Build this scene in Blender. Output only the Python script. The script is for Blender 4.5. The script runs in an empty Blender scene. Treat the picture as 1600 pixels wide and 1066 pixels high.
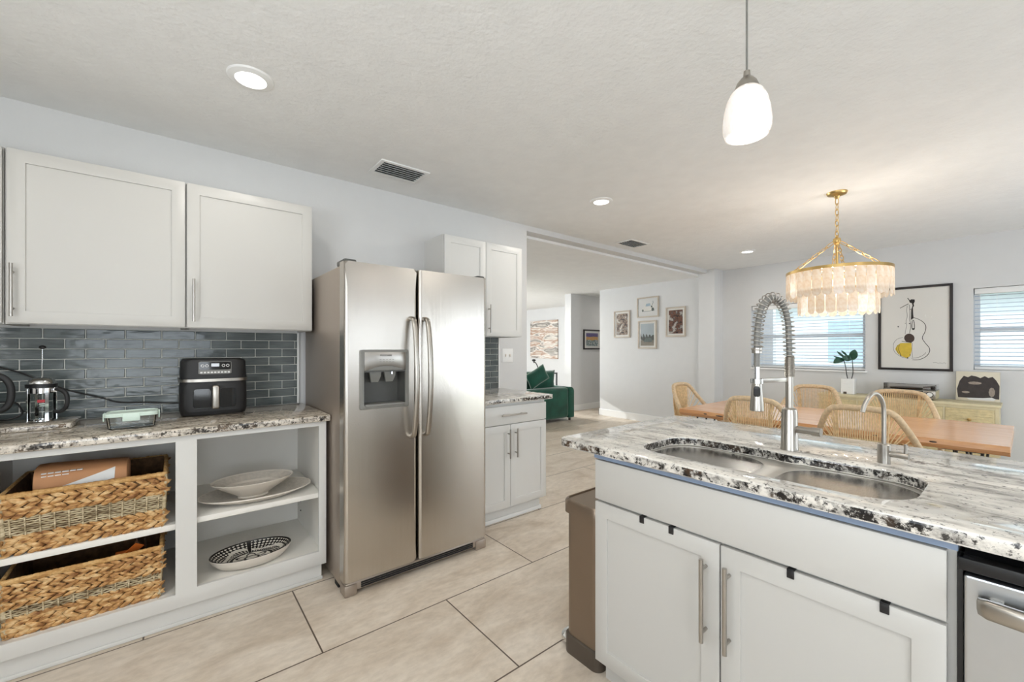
import bpy, bmesh, math, random
from math import sin, cos, pi, radians, sqrt, atan2
from mathutils import Vector, Matrix
random.seed(7)
S = bpy.context.scene
COL = S.collection

# ---------------------------------------------------------------- camera, world, light, exposure
cd = bpy.data.cameras.new('camera'); CAM = bpy.data.objects.new('camera', cd); COL.objects.link(CAM)
YAW = radians(50.93)
CAM.location = (0, 0, 1.30)
CAM.rotation_euler = (radians(90), 0, YAW - radians(90))
cd.sensor_fit = 'HORIZONTAL'; cd.sensor_width = 36.0
cd.lens = 36.0 * 654.2 / 1600
cd.shift_y = (544.6 - 533.0) / 1600
cd.clip_start = 0.02
S.camera = CAM
S.view_settings.view_transform = 'Standard'
S.view_settings.look = 'None'
S.view_settings.gamma = 1.0
S.view_settings.exposure = -0.8

W = bpy.data.worlds.new('world'); S.world = W; W.use_nodes = True
bg = W.node_tree.nodes['Background']
bg.inputs[0].default_value = (0.86, 0.93, 1.0, 1)
bg.inputs[1].default_value = 5.0

def area(name, loc, rot, sx, sy, e, col=(1, 1, 1), shape='RECTANGLE', parent=None, spread=None):
    l = bpy.data.lights.new(name, 'AREA'); l.shape = shape; l.size = sx
    if shape in ('RECTANGLE', 'ELLIPSE'): l.size_y = sy
    l.energy = e; l.color = col
    if spread: l.spread = spread
    o = bpy.data.objects.new(name, l); COL.objects.link(o); o.location = loc; o.rotation_euler = rot
    if parent: o.parent = parent
    return o
def point(name, loc, e, col=(1, 1, 1), r=.03, parent=None):
    l = bpy.data.lights.new(name, 'POINT'); l.energy = e; l.color = col; l.shadow_soft_size = r
    o = bpy.data.objects.new(name, l); COL.objects.link(o); o.location = loc
    if parent: o.parent = parent
    return o
DAY = (0.95, 0.98, 1.0)
# area lamps added at the openings for daylight, tilted up to light the ceiling
area('daylight_south', (2.4, -2.17, 1.42), (radians(105), 0, 0), 1.5, 0.8, 15, DAY)
area('daylight_patio', (4.6, -2.17, 1.05), (radians(112), 0, 0), 2.2, 1.8, 46, DAY)
area('daylight_south_left', (-.3, -2.17, 1.2), (radians(115), 0, 0), 1.5, 1.3, 40, DAY)
area('uplight_west', (-1.64, -0.3, 1.3), (0, radians(-157), 0), .4, 2.1, 85, DAY)  # added uplight just inside the west window, brightens the ceiling
area('daylight_living', (2.44, 9.2, 1.25), (0, radians(-118), 0), 1.7, 1.2, 270, DAY)
area('daylight_living_north', (4.4, 10.3, 1.6), (radians(-112), 0, 0), 1.0, 1.3, 150, DAY)
sl_ = bpy.data.lights.new('sun', 'SUN'); sl_.energy = 6.0; sl_.angle = radians(.6); sl_.color = (1, .97, .92)
SUN = bpy.data.objects.new('sun', sl_); COL.objects.link(SUN); SUN.rotation_euler = Vector((.75, -2.2, -.9)).to_track_quat('-Z', 'Y').to_euler()

# ---------------------------------------------------------------- material helpers
def lin(c):
    return tuple((v/12.92 if v <= .04045 else ((v+.055)/1.055)**2.4) for v in c)
def srgb(r, g, b): return lin((r/255, g/255, b/255)) + (1,)
class NT:
    def __init__(s, name):
        s.m = bpy.data.materials.new(name); s.m.use_nodes = True; s.t = s.m.node_tree; s.t.nodes.clear()
        s.out = s.t.nodes.new('ShaderNodeOutputMaterial'); s.tc = None
    def n(s, typ, props=None, **inp):
        nd = s.t.nodes.new('ShaderNode' + typ)
        for k, v in (props or {}).items(): setattr(nd, k, v)
        for k, v in inp.items():
            key = int(k[1:]) if k[0] == '_' and k[1:].isdigit() else k.replace('_', ' ')
            s.set(nd, key, v)
        return nd
    def set(s, nd, key, v):
        i = nd.inputs[key]
        if hasattr(v, 'outputs'): s.t.links.new(v.outputs[0], i)
        elif hasattr(v, 'is_output'): s.t.links.new(v, i)
        else: i.default_value = v
    def obj(s, scale=(1, 1, 1), rot=(0, 0, 0), loc=(0, 0, 0)):
        if not s.tc: s.tc = s.t.nodes.new('ShaderNodeTexCoord')
        mp = s.t.nodes.new('ShaderNodeMapping'); s.t.links.new(s.tc.outputs['Object'], mp.inputs[0])
        mp.inputs['Scale'].default_value = scale; mp.inputs['Rotation'].default_value = rot; mp.inputs['Location'].default_value = loc
        return mp
    def noise(s, vec, scale, detail=3, rough=.5, dist=0):
        return s.n('TexNoise', None, Vector=vec, Scale=scale, Detail=detail, Roughness=rough, Distortion=dist)
    def ramp(s, fac, stops, interp='LINEAR'):
        r = s.n('ValToRGB', None); s.set(r, 0, fac); cr = r.color_ramp; cr.interpolation = interp
        while len(cr.elements) > 1: cr.elements.remove(cr.elements[-1])
        for i, (p, c) in enumerate(stops):
            e = cr.elements[0] if i == 0 else cr.elements.new(p)
            e.position = p; e.color = c if len(c) == 4 else tuple(c) + (1,)
        return r
    def mix(s, fac, a, b, mode='MIX'):
        m = s.t.nodes.new('ShaderNodeMix'); m.data_type = 'RGBA'; m.blend_type = mode
        for k, v in ((0, fac), (6, a), (7, b)): s.set(m, k, v)
        return m.outputs[2]
    def bump(s, h, strength=.2, dist=.01):
        return s.n('Bump', None, Height=h, Strength=strength, Distance=dist)
    def pbr(s, **k):
        p = s.n('BsdfPrincipled', None, **k); s.t.links.new(p.outputs[0], s.out.inputs[0]); return p
    def surf(s, sh): s.t.links.new(sh.outputs[0], s.out.inputs[0])
def simple(name, c, rough=.5, metal=0, var=.04, scale=8, bump=0, bscale=60, **k):
    t = NT(name); c = c if len(c) == 4 else c + (1,)
    n = t.noise(t.obj(), scale, 3)
    d = tuple(max(0, v*(1-var)) for v in c[:3]) + (1,); u = tuple(min(1, v*(1+var)) for v in c[:3]) + (1,)
    r = t.ramp(n, [(.3, d), (.7, u)])
    kw = dict(Base_Color=r, Roughness=rough, Metallic=metal); kw.update(k)
    p = t.pbr(**kw)
    if bump:
        b = t.noise(t.obj(), bscale, 3); t.set(p, 'Normal', t.bump(b, bump, .004))
    return t.m
def emis(name, c, st):
    t = NT(name); t.surf(t.n('Emission', None, Color=c if len(c) == 4 else c + (1,), Strength=st)); return t.m
M = {}
M['wall'] = simple('wall_paint', srgb(214, 214, 213), .75, var=.01, bump=.12, bscale=90)
M['ceiling'] = simple('ceiling_paint', srgb(236, 236, 234), .85, var=.02, bump=.9, bscale=42)
M['white'] = simple('shaded_white_lacquer', srgb(195, 193, 188), .38, var=.008, scale=3)  # cabinet paint with the dimmer light of left uppers and island put in
M['white_lit'] = simple('lit_white_lacquer', srgb(217, 216, 212), .38, var=.008, scale=3)  # same cabinet paint, lightened where more light falls
M['inner'] = simple('cabinet_interior', srgb(238, 235, 228), .5, var=.015, scale=4)
M['trim'] = simple('white_trim', srgb(238, 238, 236), .45, var=.008)
M['steelh'] = simple('brushed_nickel', srgb(176, 172, 166), .3, 1, var=.03, scale=40)
M['nickel'] = simple('satin_nickel', srgb(172, 167, 159), .3, 1, var=.03, scale=30)
M['chrome'] = simple('chrome', srgb(225, 225, 225), .08, 1, var=.01)
M['black'] = simple('black_plastic', srgb(24, 24, 25), .38, var=.1)
M['blackm'] = simple('matte_black', srgb(32, 32, 33), .55, var=.08, bump=.05, bscale=300)
M['dark'] = simple('dark_gap', srgb(20, 20, 21), .8)
M['grayp'] = simple('grey_plastic', srgb(120, 119, 114), .35, var=.05)
M['dgray'] = simple('dark_grey_plastic', srgb(74, 74, 71), .42, var=.06)
M['gold'] = simple('brushed_gold', srgb(204, 172, 112), .3, 1, var=.05)
M['tan'] = simple('tan_rope', srgb(208, 184, 150), .7, var=.16, scale=60, bump=.3, bscale=220)
M['rope'] = simple('pale_rope', srgb(222, 194, 150), .75, var=.16, scale=45, bump=.25, bscale=260)
M['legw'] = simple('dark_stained_wood', srgb(66, 52, 42), .5, var=.15)
M['velvet'] = simple('green_velvet', srgb(26, 84, 68), .85, var=.25, scale=6, bump=.15, bscale=30, Sheen_Weight=.6, Sheen_Roughness=.4)
M['piping'] = simple('pale_piping', srgb(150, 170, 158), .8)
M['paper'] = simple('white_paper', srgb(226, 226, 224), .6, var=.006)
M['mat'] = simple('picture_mat', srgb(232, 230, 224), .7, var=.006)
M['ink'] = simple('black_ink', srgb(38, 35, 33), .6, var=.15, scale=60)
M['inkgray'] = simple('grey_ink', srgb(120, 118, 115), .6, var=.1)
M['brownink'] = simple('brown_ink', srgb(72, 56, 48), .6, var=.1)
M['yellowink'] = simple('yellow_ink', srgb(226, 196, 70), .6, var=.08, scale=20)
M['frameblk'] = simple('black_frame', srgb(36, 31, 31), .4, var=.1)
M['framebeige'] = simple('pale_oak_frame', srgb(190, 178, 162), .5, var=.06)
M['rattan'] = simple('rattan_front', srgb(210, 194, 150), .6, var=.12, scale=30, bump=.4, bscale=120)
M['sidebw'] = simple('pale_wood', srgb(212, 200, 164), .5, var=.07, scale=14)
M['ceramic'] = simple('cream_ceramic', srgb(226, 218, 206), .3, var=.02)
M['kraft'] = simple('kraft_paper', srgb(190, 138, 96), .7, var=.05, bump=.1, bscale=25)
M['orange'] = simple('orange_card', srgb(214, 110, 40), .6)
M['leaf'] = simple('dark_leaf', srgb(46, 84, 66), .35, var=.2, scale=30)
M['stem'] = simple('dark_stem', srgb(44, 46, 40), .6)
M['mint'] = simple('mint_lid', srgb(212, 230, 218), .35, var=.02)
M['red'] = simple('red_mark', srgb(176, 38, 48), .5)
M['blue'] = simple('blue_grey_strip', srgb(132, 148, 172), .5, var=.05)
M['bronze'] = simple('taupe_bronze_steel', srgb(138, 122, 106), .3, .75, var=.03)
M['bronzed'] = simple('dark_bronze_plastic', srgb(78, 68, 58), .45, var=.05)
M['side'] = simple('fridge_side_paint', srgb(164, 152, 140), .36, .55, var=.03, scale=3)
M['hook'] = simple('black_hook', srgb(28, 28, 30), .4)
M['diff'] = emis('lamp_diffuser', (1, .97, .92), 9)
M['disp'] = emis('display_digits', (.9, .95, 1), 1.5)
M['neigh'] = simple('pale_stucco', srgb(232, 236, 240), .9, var=.03)
M['lawn'] = simple('lawn_green', srgb(120, 140, 96), .95, var=.2)
M['hedgeg'] = simple('hedge_green', srgb(120, 150, 130), .9, var=.3, scale=5)
M['slat'] = simple('white_blind', srgb(196, 206, 218), .5, var=.01, Subsurface_Weight=0.0)

def brushed():
    t = NT('stainless_door')
    n = t.noise(t.obj((160, 160, 2)), 1.0, 2)
    r = t.ramp(n, [(.3, srgb(193, 187, 179)), (.7, srgb(198, 192, 184))])
    t.pbr(Base_Color=r, Metallic=1.0, Roughness=.27)
    return t.m
M['steel'] = brushed()
def sinksteel():
    t = NT('sink_steel')
    n = t.noise(t.obj((40, 300, 300)), 1.0, 2)
    r = t.ramp(n, [(.3, srgb(150, 146, 140)), (.7, srgb(172, 169, 164))])
    t.pbr(Base_Color=r, Metallic=1.0, Roughness=.24)
    return t.m
M['sink'] = sinksteel()
M['sinkrim'] = simple('bright_sink_rim', srgb(214, 212, 207), .42, 1, var=.01)
M['steel2'] = simple('cool_stainless', srgb(196, 200, 204), .3, 1, var=.015, scale=20)
def glass(name, tint=(1, 1, 1, 1), refl=.12, rough=.0):
    t = NT(name)
    tr = t.n('BsdfTransparent', None, Color=tint); gl = t.n('BsdfGlossy', None, Color=(1, 1, 1, 1), Roughness=rough)
    lw = t.n('LayerWeight', None, Blend=refl)
    mx = t.n('MixShader', None); t.set(mx, 0, lw.outputs['Fresnel']); t.set(mx, 1, tr); t.set(mx, 2, gl); t.surf(mx)
    return t.m
M['pane'] = glass('window_glass', (.96, .98, 1, 1))
M['glz'] = glass('picture_glazing', (1, 1, 1, 1), .1)
M['clear'] = glass('clear_glass', (.985, .995, .99, 1), .18, .02)
M['acrylic'] = glass('acrylic_cover', (.9, .9, .9, 1), .3, .02)
M['darkglass'] = simple('dark_glass', srgb(16, 17, 18), .06)

def granite(name, vein, light, grey, dark, brown, blot, speck):
    t = NT(name)
    w = t.noise(t.obj(), 3.0, 3)
    v1 = t.obj(vein)
    add = t.n('VectorMath', {'operation': 'ADD'}, _0=v1)
    sc = t.n('VectorMath', {'operation': 'SCALE'}); t.set(sc, 0, w.outputs['Color']); sc.inputs['Scale'].default_value = 1.6
    t.set(add, 1, sc.outputs[0])
    a = t.noise(add, 1.0, 7, .68)
    base = t.ramp(a, [(.36, grey), (.47, tuple((p*.35+q*.65) for p, q in zip(grey, light))), (.56, light)])
    sp = t.noise(t.obj(), 75, 4, .7)
    spm = t.ramp(sp, [(.5 + speck, (0, 0, 0)), (.58 + speck, (1, 1, 1))])
    c1 = t.mix(spm, base, tuple(x*.32 for x in grey[:3]) + (1,))
    b = t.noise(t.obj(tuple(min(1.0, .45 + .03*q) for q in vein)), 7.5, 4, .6)
    bm = t.ramp(b, [(blot, (0, 0, 0)), (blot + .06, (1, 1, 1))])
    g = t.noise(t.obj(), 42, 5, .75)
    gm = t.ramp(g, [(.44, (0, 0, 0)), (.52, (1, 1, 1))])
    mm = t.mix(1.0, bm.outputs[0], gm.outputs[0], 'MULTIPLY')
    bc = t.ramp(t.noise(t.obj(), 12, 2), [(.45, dark), (.62, brown)])
    c2 = t.mix(mm, c1, bc.outputs[0])
    t.pbr(Base_Color=c2, Roughness=.06, Specular_IOR_Level=.5)
    return t.m
M['granite'] = granite('white_granite', (17, 6, 17), srgb(226, 222, 214), srgb(146, 143, 138), srgb(44, 41, 39), srgb(104, 86, 70), .63, .085)
M['granedge'] = granite('white_granite_edge', (22, 16, 22), srgb(226, 221, 212), srgb(112, 108, 104), srgb(28, 26, 26), srgb(92, 72, 56), .47, .03)
M['granite2'] = granite('tan_granite', (7, 26, 20), srgb(206, 196, 180), srgb(126, 114, 100), srgb(46, 42, 38), srgb(110, 92, 74), .62, .04)
M['granedge2'] = granite('tan_granite_edge', (26, 26, 26), srgb(224, 216, 204), srgb(132, 124, 114), srgb(50, 48, 46), srgb(120, 104, 88), .5, .02)

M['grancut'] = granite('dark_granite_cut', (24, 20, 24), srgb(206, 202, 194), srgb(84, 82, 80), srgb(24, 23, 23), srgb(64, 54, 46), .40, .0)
def floor_mat():
    t = NT('stone_tile_floor')
    o = t.obj(loc=(1.30, 0.454, 0))           # joints fall where the tiles are cut
    br = t.n('TexBrick', {'offset': .5, 'offset_frequency': 2, 'squash': 1.0}, Vector=o, Color1=(0, 0, 0, 1), Color2=(1, 1, 1, 1), Mortar=(.5, .5, .5, 1),
             Scale=1.0, Mortar_Size=.0035, Mortar_Smooth=0.1, Bias=0.0, Brick_Width=1.2, Row_Height=.5875)
    big = t.noise(t.obj((1.0, 2.2, 1)), 2.6, 6, .62, .6)
    fine = t.noise(t.obj((1, 2, 1)), 16, 6, .65)
    c = t.ramp(big, [(.3, srgb(198, 182, 162)), (.5, srgb(216, 203, 186)), (.7, srgb(228, 217, 202))])
    f = t.ramp(fine, [(.35, (.82, .81, .8)), (.6, (1, 1, 1))])
    c1 = t.mix(.75, c.outputs[0], f.outputs[0], 'MULTIPLY')
    tv = t.ramp(br.outputs[0], [(0, (.95, .95, .95)), (1, (1, 1, 1))])
    c2 = t.mix(1.0, c1, tv.outputs[0], 'MULTIPLY')
    c3 = t.mix(br.outputs[1], c2, srgb(88, 74, 62))
    p = t.pbr(Base_Color=c3, Roughness=.4)
    h = t.mix(br.outputs[1], fine.outputs[0], (0, 0, 0, 1))
    t.set(p, 'Normal', t.bump(h, .12, .006))
    return t.m
M['floor'] = floor_mat()
def tile_mat():
    t = NT('slate_glass_tile')
    n = t.noise(t.obj((6.55, 1, 19.2)), 1.0, 0)
    r = t.ramp(n, [(.3, srgb(72, 80, 80)), (.7, srgb(98, 106, 106))])
    st = t.noise(t.obj((8, 1, 90)), 2.0, 2)
    c = t.mix(.25, r.outputs[0], t.ramp(st, [(.3, srgb(66, 72, 72)), (.7, srgb(126, 134, 134))]).outputs[0])
    p = t.pbr(Base_Color=c, Roughness=.13, Specular_IOR_Level=.4)
    t.set(p, 'Normal', t.bump(t.noise(t.obj((5, 1, 12)), 3, 1), .16, .01))
    return t.m
M['tile'] = tile_mat()
M['grout'] = simple('pale_grout', srgb(206, 206, 200), .8, var=.04)
def wood():
    t = NT('live_edge_wood')
    d = t.noise(t.obj((9, .8, 9)), 1.6, 4, .6, 1.0)
    g = t.noise(t.obj((60, 1.5, 60)), 1.5, 4, .6)
    a = t.ramp(d, [(.3, srgb(188, 126, 78)), (.5, srgb(214, 158, 108)), (.7, srgb(230, 182, 134))])
    c = t.mix(.5, a.outputs[0], t.ramp(g, [(.3, srgb(192, 136, 88)), (.7, srgb(228, 182, 134))]).outputs[0])
    t.pbr(Base_Color=c, Roughness=.25, Coat_Weight=.3, Coat_Roughness=.12)
    return t.m
M['wood'] = wood()
def wicker(name, a, b, c):
    t = NT(name)
    n = t.noise(t.obj((14, 14, 40)), 1.6, 3, .6)
    f = t.noise(t.obj((60, 60, 240)), 1.5, 2)
    r = t.ramp(n, [(.34, a), (.5, b), (.64, c)])
    cc = t.mix(.5, r.outputs[0], t.ramp(f, [(.3, (.55, .5, .45)), (.65, (1, 1, 1))]).outputs[0], 'MULTIPLY')
    p = t.pbr(Base_Color=cc, Roughness=.65)
    t.set(p, 'Normal', t.bump(f, .3, .003))
    return t.m
M['wick'] = wicker('water_hyacinth', srgb(136, 88, 46), srgb(204, 156, 96), srgb(234, 200, 148))
M['wickd'] = simple('dark_basket_lining', srgb(104, 76, 50), .9, var=.35, scale=50, bump=.5, bscale=80)
M['sea'] = wicker('seagrass', srgb(140, 122, 92), srgb(196, 180, 146), srgb(222, 208, 176))
M['rim'] = wicker('basket_rim', srgb(176, 128, 70), srgb(206, 162, 100), srgb(226, 188, 130))
def capiz():
    t = NT('capiz_shell')
    n = t.noise(t.obj((1, 1, 1)), 30, 4, .6)
    c = t.ramp(n, [(.3, srgb(236, 222, 204)), (.5, srgb(246, 238, 226)), (.7, srgb(252, 250, 246))])
    tl = t.n('BsdfTranslucent', None, Color=c); df = t.n('BsdfDiffuse', None, Color=c); gl = t.n('BsdfGlossy', None, Color=(1, 1, 1, 1), Roughness=.15)
    m1 = t.n('MixShader', None, _0=.38, _1=tl, _2=df); m2 = t.n('MixShader', None, _0=.1, _1=m1, _2=gl); t.surf(m2)
    return t.m
M['capiz'] = capiz()
def alabaster():
    t = NT('alabaster_glass')
    w = t.noise(t.obj((14, 14, 9)), 1.0, 5, .6, 1.5)
    c = t.ramp(w, [(.35, srgb(255, 250, 244)), (.52, srgb(232, 224, 216)), (.56, srgb(255, 252, 248))])
    e = t.n('Emission', None, Color=c, Strength=.5); p = t.n('BsdfPrincipled', None, Base_Color=c, Roughness=.2)
    m = t.n('AddShader', None, _0=e, _1=p); t.surf(m); return t.m
M['alab'] = alabaster()
def stripes():
    t = NT('striped_abstract_paint')
    d = t.noise(t.obj((1, 1, 1.6)), 1.5, 2)
    o = t.obj((.2, .2, 5.0)); add = t.n('VectorMath', {'operation': 'ADD'}, _0=o)
    sc = t.n('VectorMath', {'operation': 'SCALE'}); t.set(sc, 0, d.outputs['Color']); sc.inputs['Scale'].default_value = 1.1; t.set(add, 1, sc.outputs[0])
    n = t.noise(add, 1.3, 3, .55)
    r = t.ramp(n, [(.28, srgb(70, 62, 60)), (.36, srgb(150, 146, 140)), (.43, srgb(226, 220, 210)), (.5, srgb(176, 142, 120)), (.55, srgb(232, 226, 218)), (.62, srgb(132, 126, 120)), (.7, srgb(206, 200, 190)), (.78, srgb(112, 74, 58))])
    t.pbr(Base_Color=r, Roughness=.6); return t.m
M['stripe'] = stripes()
def blurphoto(name, stops, scale=9):
    t = NT(name); n = t.noise(t.obj(), scale, 4, .6); t.pbr(Base_Color=t.ramp(n, stops), Roughness=.35); return t.m
M['ph1'] = blurphoto('brown_photo', [(.36, srgb(36, 30, 27)), (.45, srgb(112, 88, 70)), (.51, srgb(186, 164, 142)), (.55, srgb(62, 62, 62)), (.63, srgb(214, 204, 190))], 16)
M['ph2'] = blurphoto('dusk_photo', [(.36, srgb(32, 28, 27)), (.47, srgb(132, 84, 62)), (.52, srgb(66, 54, 50)), (.6, srgb(188, 180, 172))], 14)
M['sky'] = simple('photo_sky', srgb(176, 186, 190), .35, var=.05)
M['trees'] = simple('photo_trees', srgb(86, 90, 84), .35, var=.4, scale=40)
M['field'] = simple('photo_ground', srgb(140, 132, 118), .35, var=.12, scale=30)
M['carb'] = simple('pale_blue_wash', srgb(176, 196, 208), .6, var=.08)
M['carg'] = simple('grey_wash', srgb(110, 120, 116), .6, var=.2, scale=60)
M['sunset'] = simple('orange_wash', srgb(214, 168, 104), .4, var=.12, scale=30)
M['violet'] = simple('violet_wash', srgb(104, 92, 140), .4, var=.15, scale=30)
M['street'] = blurphoto('street_wash', [(.35, srgb(60, 74, 72)), (.5, srgb(142, 160, 160)), (.6, srgb(222, 222, 216)), (.7, srgb(120, 96, 70))], 40)
M['sleevec'] = simple('cream_sleeve', srgb(216, 208, 188), .5, var=.03)
M['sleeved'] = simple('dark_sleeve', srgb(52, 44, 42), .5, var=.2, scale=30)
M['sleevem'] = simple('grey_sleeve', srgb(150, 138, 126), .5, var=.2, scale=60)
M['relief'] = simple('greige_relief_glaze', srgb(206, 198, 186), .35, var=.1, scale=60, bump=.5, bscale=70)

# ---------------------------------------------------------------- mesh builder
def catmull(pts, n=8, closed=False):
    P = [Vector(p) for p in pts]; out = []; L = len(P)
    rng = range(L if closed else L-1)
    for i in rng:
        if closed: a, b, c, d = P[(i-1) % L], P[i], P[(i+1) % L], P[(i+2) % L]
        else: a, b, c, d = P[max(i-1, 0)], P[i], P[i+1], P[min(i+2, L-1)]
        for k in range(n):
            t = k/n
            out.append(.5*((2*b)+(-a+c)*t+(2*a-5*b+4*c-d)*t*t+(-a+3*b-3*c+d)*t**3))
    if not closed: out.append(P[-1])
    return out
def rrect(cx, cy, hx, hy, r, n=6):
    o = []
    for (sx, sy, a0) in ((1, 1, 0), (-1, 1, 90), (-1, -1, 180), (1, -1, 270)):
        for k in range(n+1):
            a = radians(a0 + 90*k/n); o.append((cx+sx*(hx-r)+r*cos(a), cy+sy*(hy-r)+r*sin(a)))
    return o
def superell(cx, cy, hx, hy, p, n=40):
    o = []
    for k in range(n):
        a = 2*pi*k/n; c, s = cos(a), sin(a)
        o.append((cx+hx*math.copysign(abs(c)**(2/p), c), cy+hy*math.copysign(abs(s)**(2/p), s)))
    return o
AX = {'z': lambda a, b, d: (a, b, d), 'y': lambda a, b, d: (a, d, b), 'x': lambda a, b, d: (d, a, b)}
class MB:
    def __init__(s, local=False): s.bm = bmesh.new(); s.local = local
    def add(s, verts, faces, mi=0):
        v = [s.bm.verts.new(p) for p in verts]
        for f in faces:
            try: q = s.bm.faces.new([v[i] for i in f]); q.material_index = mi
            except ValueError: pass
        return s
    def merge(s, b2):
        me = bpy.data.meshes.new('tmp'); b2.to_mesh(me); b2.free(); s.bm.from_mesh(me); bpy.data.meshes.remove(me); return s
    def box(s, x0, x1, y0, y1, z0, z1, bev=0, mi=0, seg=2):
        b = bmesh.new(); v = [b.verts.new(p) for p in ((x0, y0, z0), (x1, y0, z0), (x1, y1, z0), (x0, y1, z0), (x0, y0, z1), (x1, y0, z1), (x1, y1, z1), (x0, y1, z1))]
        for f in ((3, 2, 1, 0), (4, 5, 6, 7), (0, 1, 5, 4), (1, 2, 6, 5), (2, 3, 7, 6), (3, 0, 4, 7)): b.faces.new([v[i] for i in f]).material_index = mi
        if bev: bmesh.ops.bevel(b, geom=b.edges[:], offset=min(bev, .49*min(x1-x0, y1-y0, z1-z0)), segments=seg, profile=.5, affect='EDGES')
        for f in b.faces: f.material_index = mi
        return s.merge(b)
    def tube(s, pts, r, seg=10, mi=0, closed=False, flat=None):
        P = [Vector(p) for p in pts]; n = len(P); R = r if isinstance(r, (list, tuple)) else [r]*n
        prev = None; rings = []
        for i, p in enumerate(P):
            t = (P[(i+1) % n]-P[i-1]) if closed else (P[min(i+1, n-1)]-P[max(i-1, 0)])
            if t.length < 1e-9: t = Vector((0, 0, 1))
            t.normalize()
            if prev is None:
                a = Vector((0, 0, 1)) if abs(t.z) < .9 else Vector((1, 0, 0)); u = t.cross(a).normalized()
            else:
                u = prev-t*prev.dot(t); u = u.normalized() if u.length > 1e-6 else t.orthogonal().normalized()
            prev = u; w = t.cross(u)
            rings.append([s.bm.verts.new(p+(u*cos(2*pi*k/seg)+w*sin(2*pi*k/seg)*(flat or 1))*R[i]) for k in range(seg)])
        for i in range(n if closed else n-1):
            A, B = rings[i], rings[(i+1) % n]
            for k in range(seg): s.bm.faces.new((A[k], A[(k+1) % seg], B[(k+1) % seg], B[k])).material_index = mi
        if not closed:
            s.bm.faces.new(rings[0][::-1]).material_index = mi; s.bm.faces.new(rings[-1]).material_index = mi
        return s
    def cyl(s, a, b, r, seg=16, mi=0): return s.tube([a, b], r, seg, mi)
    def lathe(s, prof, c, seg=28, mi=0, axis='z', sx=1, sy=1, rot=0):
        rings = []
        for (r, z) in prof:
            ring = []
            for k in range(seg):
                a = 2*pi*k/seg; x, y = r*cos(a)*sx, r*sin(a)*sy
                x, y = x*cos(rot)-y*sin(rot), x*sin(rot)+y*cos(rot)
                q = AX[axis](x, y, z); ring.append(s.bm.verts.new((q[0]+c[0], q[1]+c[1], q[2]+c[2])))
            rings.append(ring)
        for A, B in zip(rings, rings[1:]):
            for k in range(seg): s.bm.faces.new((A[k], A[(k+1) % seg], B[(k+1) % seg], B[k])).material_index = mi
        if prof[0] != prof[-1]: s.bm.faces.new(rings[0][::-1]).material_index = mi; s.bm.faces.new(rings[-1]).material_index = mi
        return s
    def loft(s, rings, mi=0, caps=(1, 1)):
        R = [[s.bm.verts.new(p) for p in r] for r in rings]; n = len(R[0])
        for A, B in zip(R, R[1:]):
            for k in range(n): s.bm.faces.new((A[k], A[(k+1) % n], B[(k+1) % n], B[k])).material_index = mi
        if caps[0]: s.bm.faces.new(R[0][::-1]).material_index = mi
        if caps[1]: s.bm.faces.new(R[-1]).material_index = mi
        return s
    def ball(s, c, r, mi=0, seg=14, rings=9):
        r = (r,)*3 if not isinstance(r, (tuple, list)) else r
        rr = []
        for i in range(1, rings):
            t = pi*i/rings; rr.append([(c[0]+r[0]*sin(t)*cos(2*pi*k/seg), c[1]+r[1]*sin(t)*sin(2*pi*k/seg), c[2]-r[2]*cos(t)) for k in range(seg)])
        return s.loft(rr, mi)
    def plate(s, outer, holes, d0, d1, axis='z', bev=0, mi=0, side=None, seg=2):
        b = bmesh.new(); f = AX[axis]; fl = []
        loops = [outer]+list(holes)
        for d in (d0, d1):
            es = []; vl = []
            for lp in loops:
                vs = [b.verts.new(f(p[0], p[1], d)) for p in lp]; vl.append(vs)
                es += [b.edges.new((vs[i], vs[(i+1) % len(vs)])) for i in range(len(vs))]
            bmesh.ops.triangle_fill(b, use_beauty=True, use_dissolve=False, edges=es)
            fl.append(vl)
        for q in b.faces: q.material_index = mi
        for A, B in zip(fl[0], fl[1]):
            for i in range(len(A)):
                q = b.faces.new((A[i], A[(i+1) % len(A)], B[(i+1) % len(A)], B[i])); q.material_index = mi if side is None else side
        bmesh.ops.recalc_face_normals(b, faces=b.faces[:])
        if bev:
            sm = side
            es = [e for e in b.edges if len(e.link_faces) == 2 and e.calc_face_angle(0) > radians(60)]
            bmesh.ops.bevel(b, geom=es, offset=bev, segments=seg, profile=.5, affect='EDGES')
        return s.merge(b)
    def strip(s, pts, w, axis, d, mi=0):
        """flat ink stroke through 2-d points"""
        n = len(pts); L = []; Rr = []
        for i, p in enumerate(pts):
            a = pts[max(i-1, 0)]; c = pts[min(i+1, n-1)]; dx, dy = c[0]-a[0], c[1]-a[1]; l = sqrt(dx*dx+dy*dy) or 1
            ww = (w[i] if isinstance(w, list) else w)/2
            L.append(AX[axis](p[0]-dy/l*ww, p[1]+dx/l*ww, d)); Rr.append(AX[axis](p[0]+dy/l*ww, p[1]-dx/l*ww, d))
        for i in range(n-1): s.add([L[i], Rr[i], Rr[i+1], L[i+1]], [(0, 1, 2, 3)], mi)
        return s
    def poly(s, pts, axis, d, mi=0): return s.add([AX[axis](p[0], p[1], d) for p in pts], [tuple(range(len(pts)))], mi)
    def xf(s, m):
        bmesh.ops.transform(s.bm, matrix=m, verts=s.bm.verts[:]); return s
def wloc(o):
    v = Vector((0, 0, 0))
    while o is not None: v += o.location; o = o.parent
    return v
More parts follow.
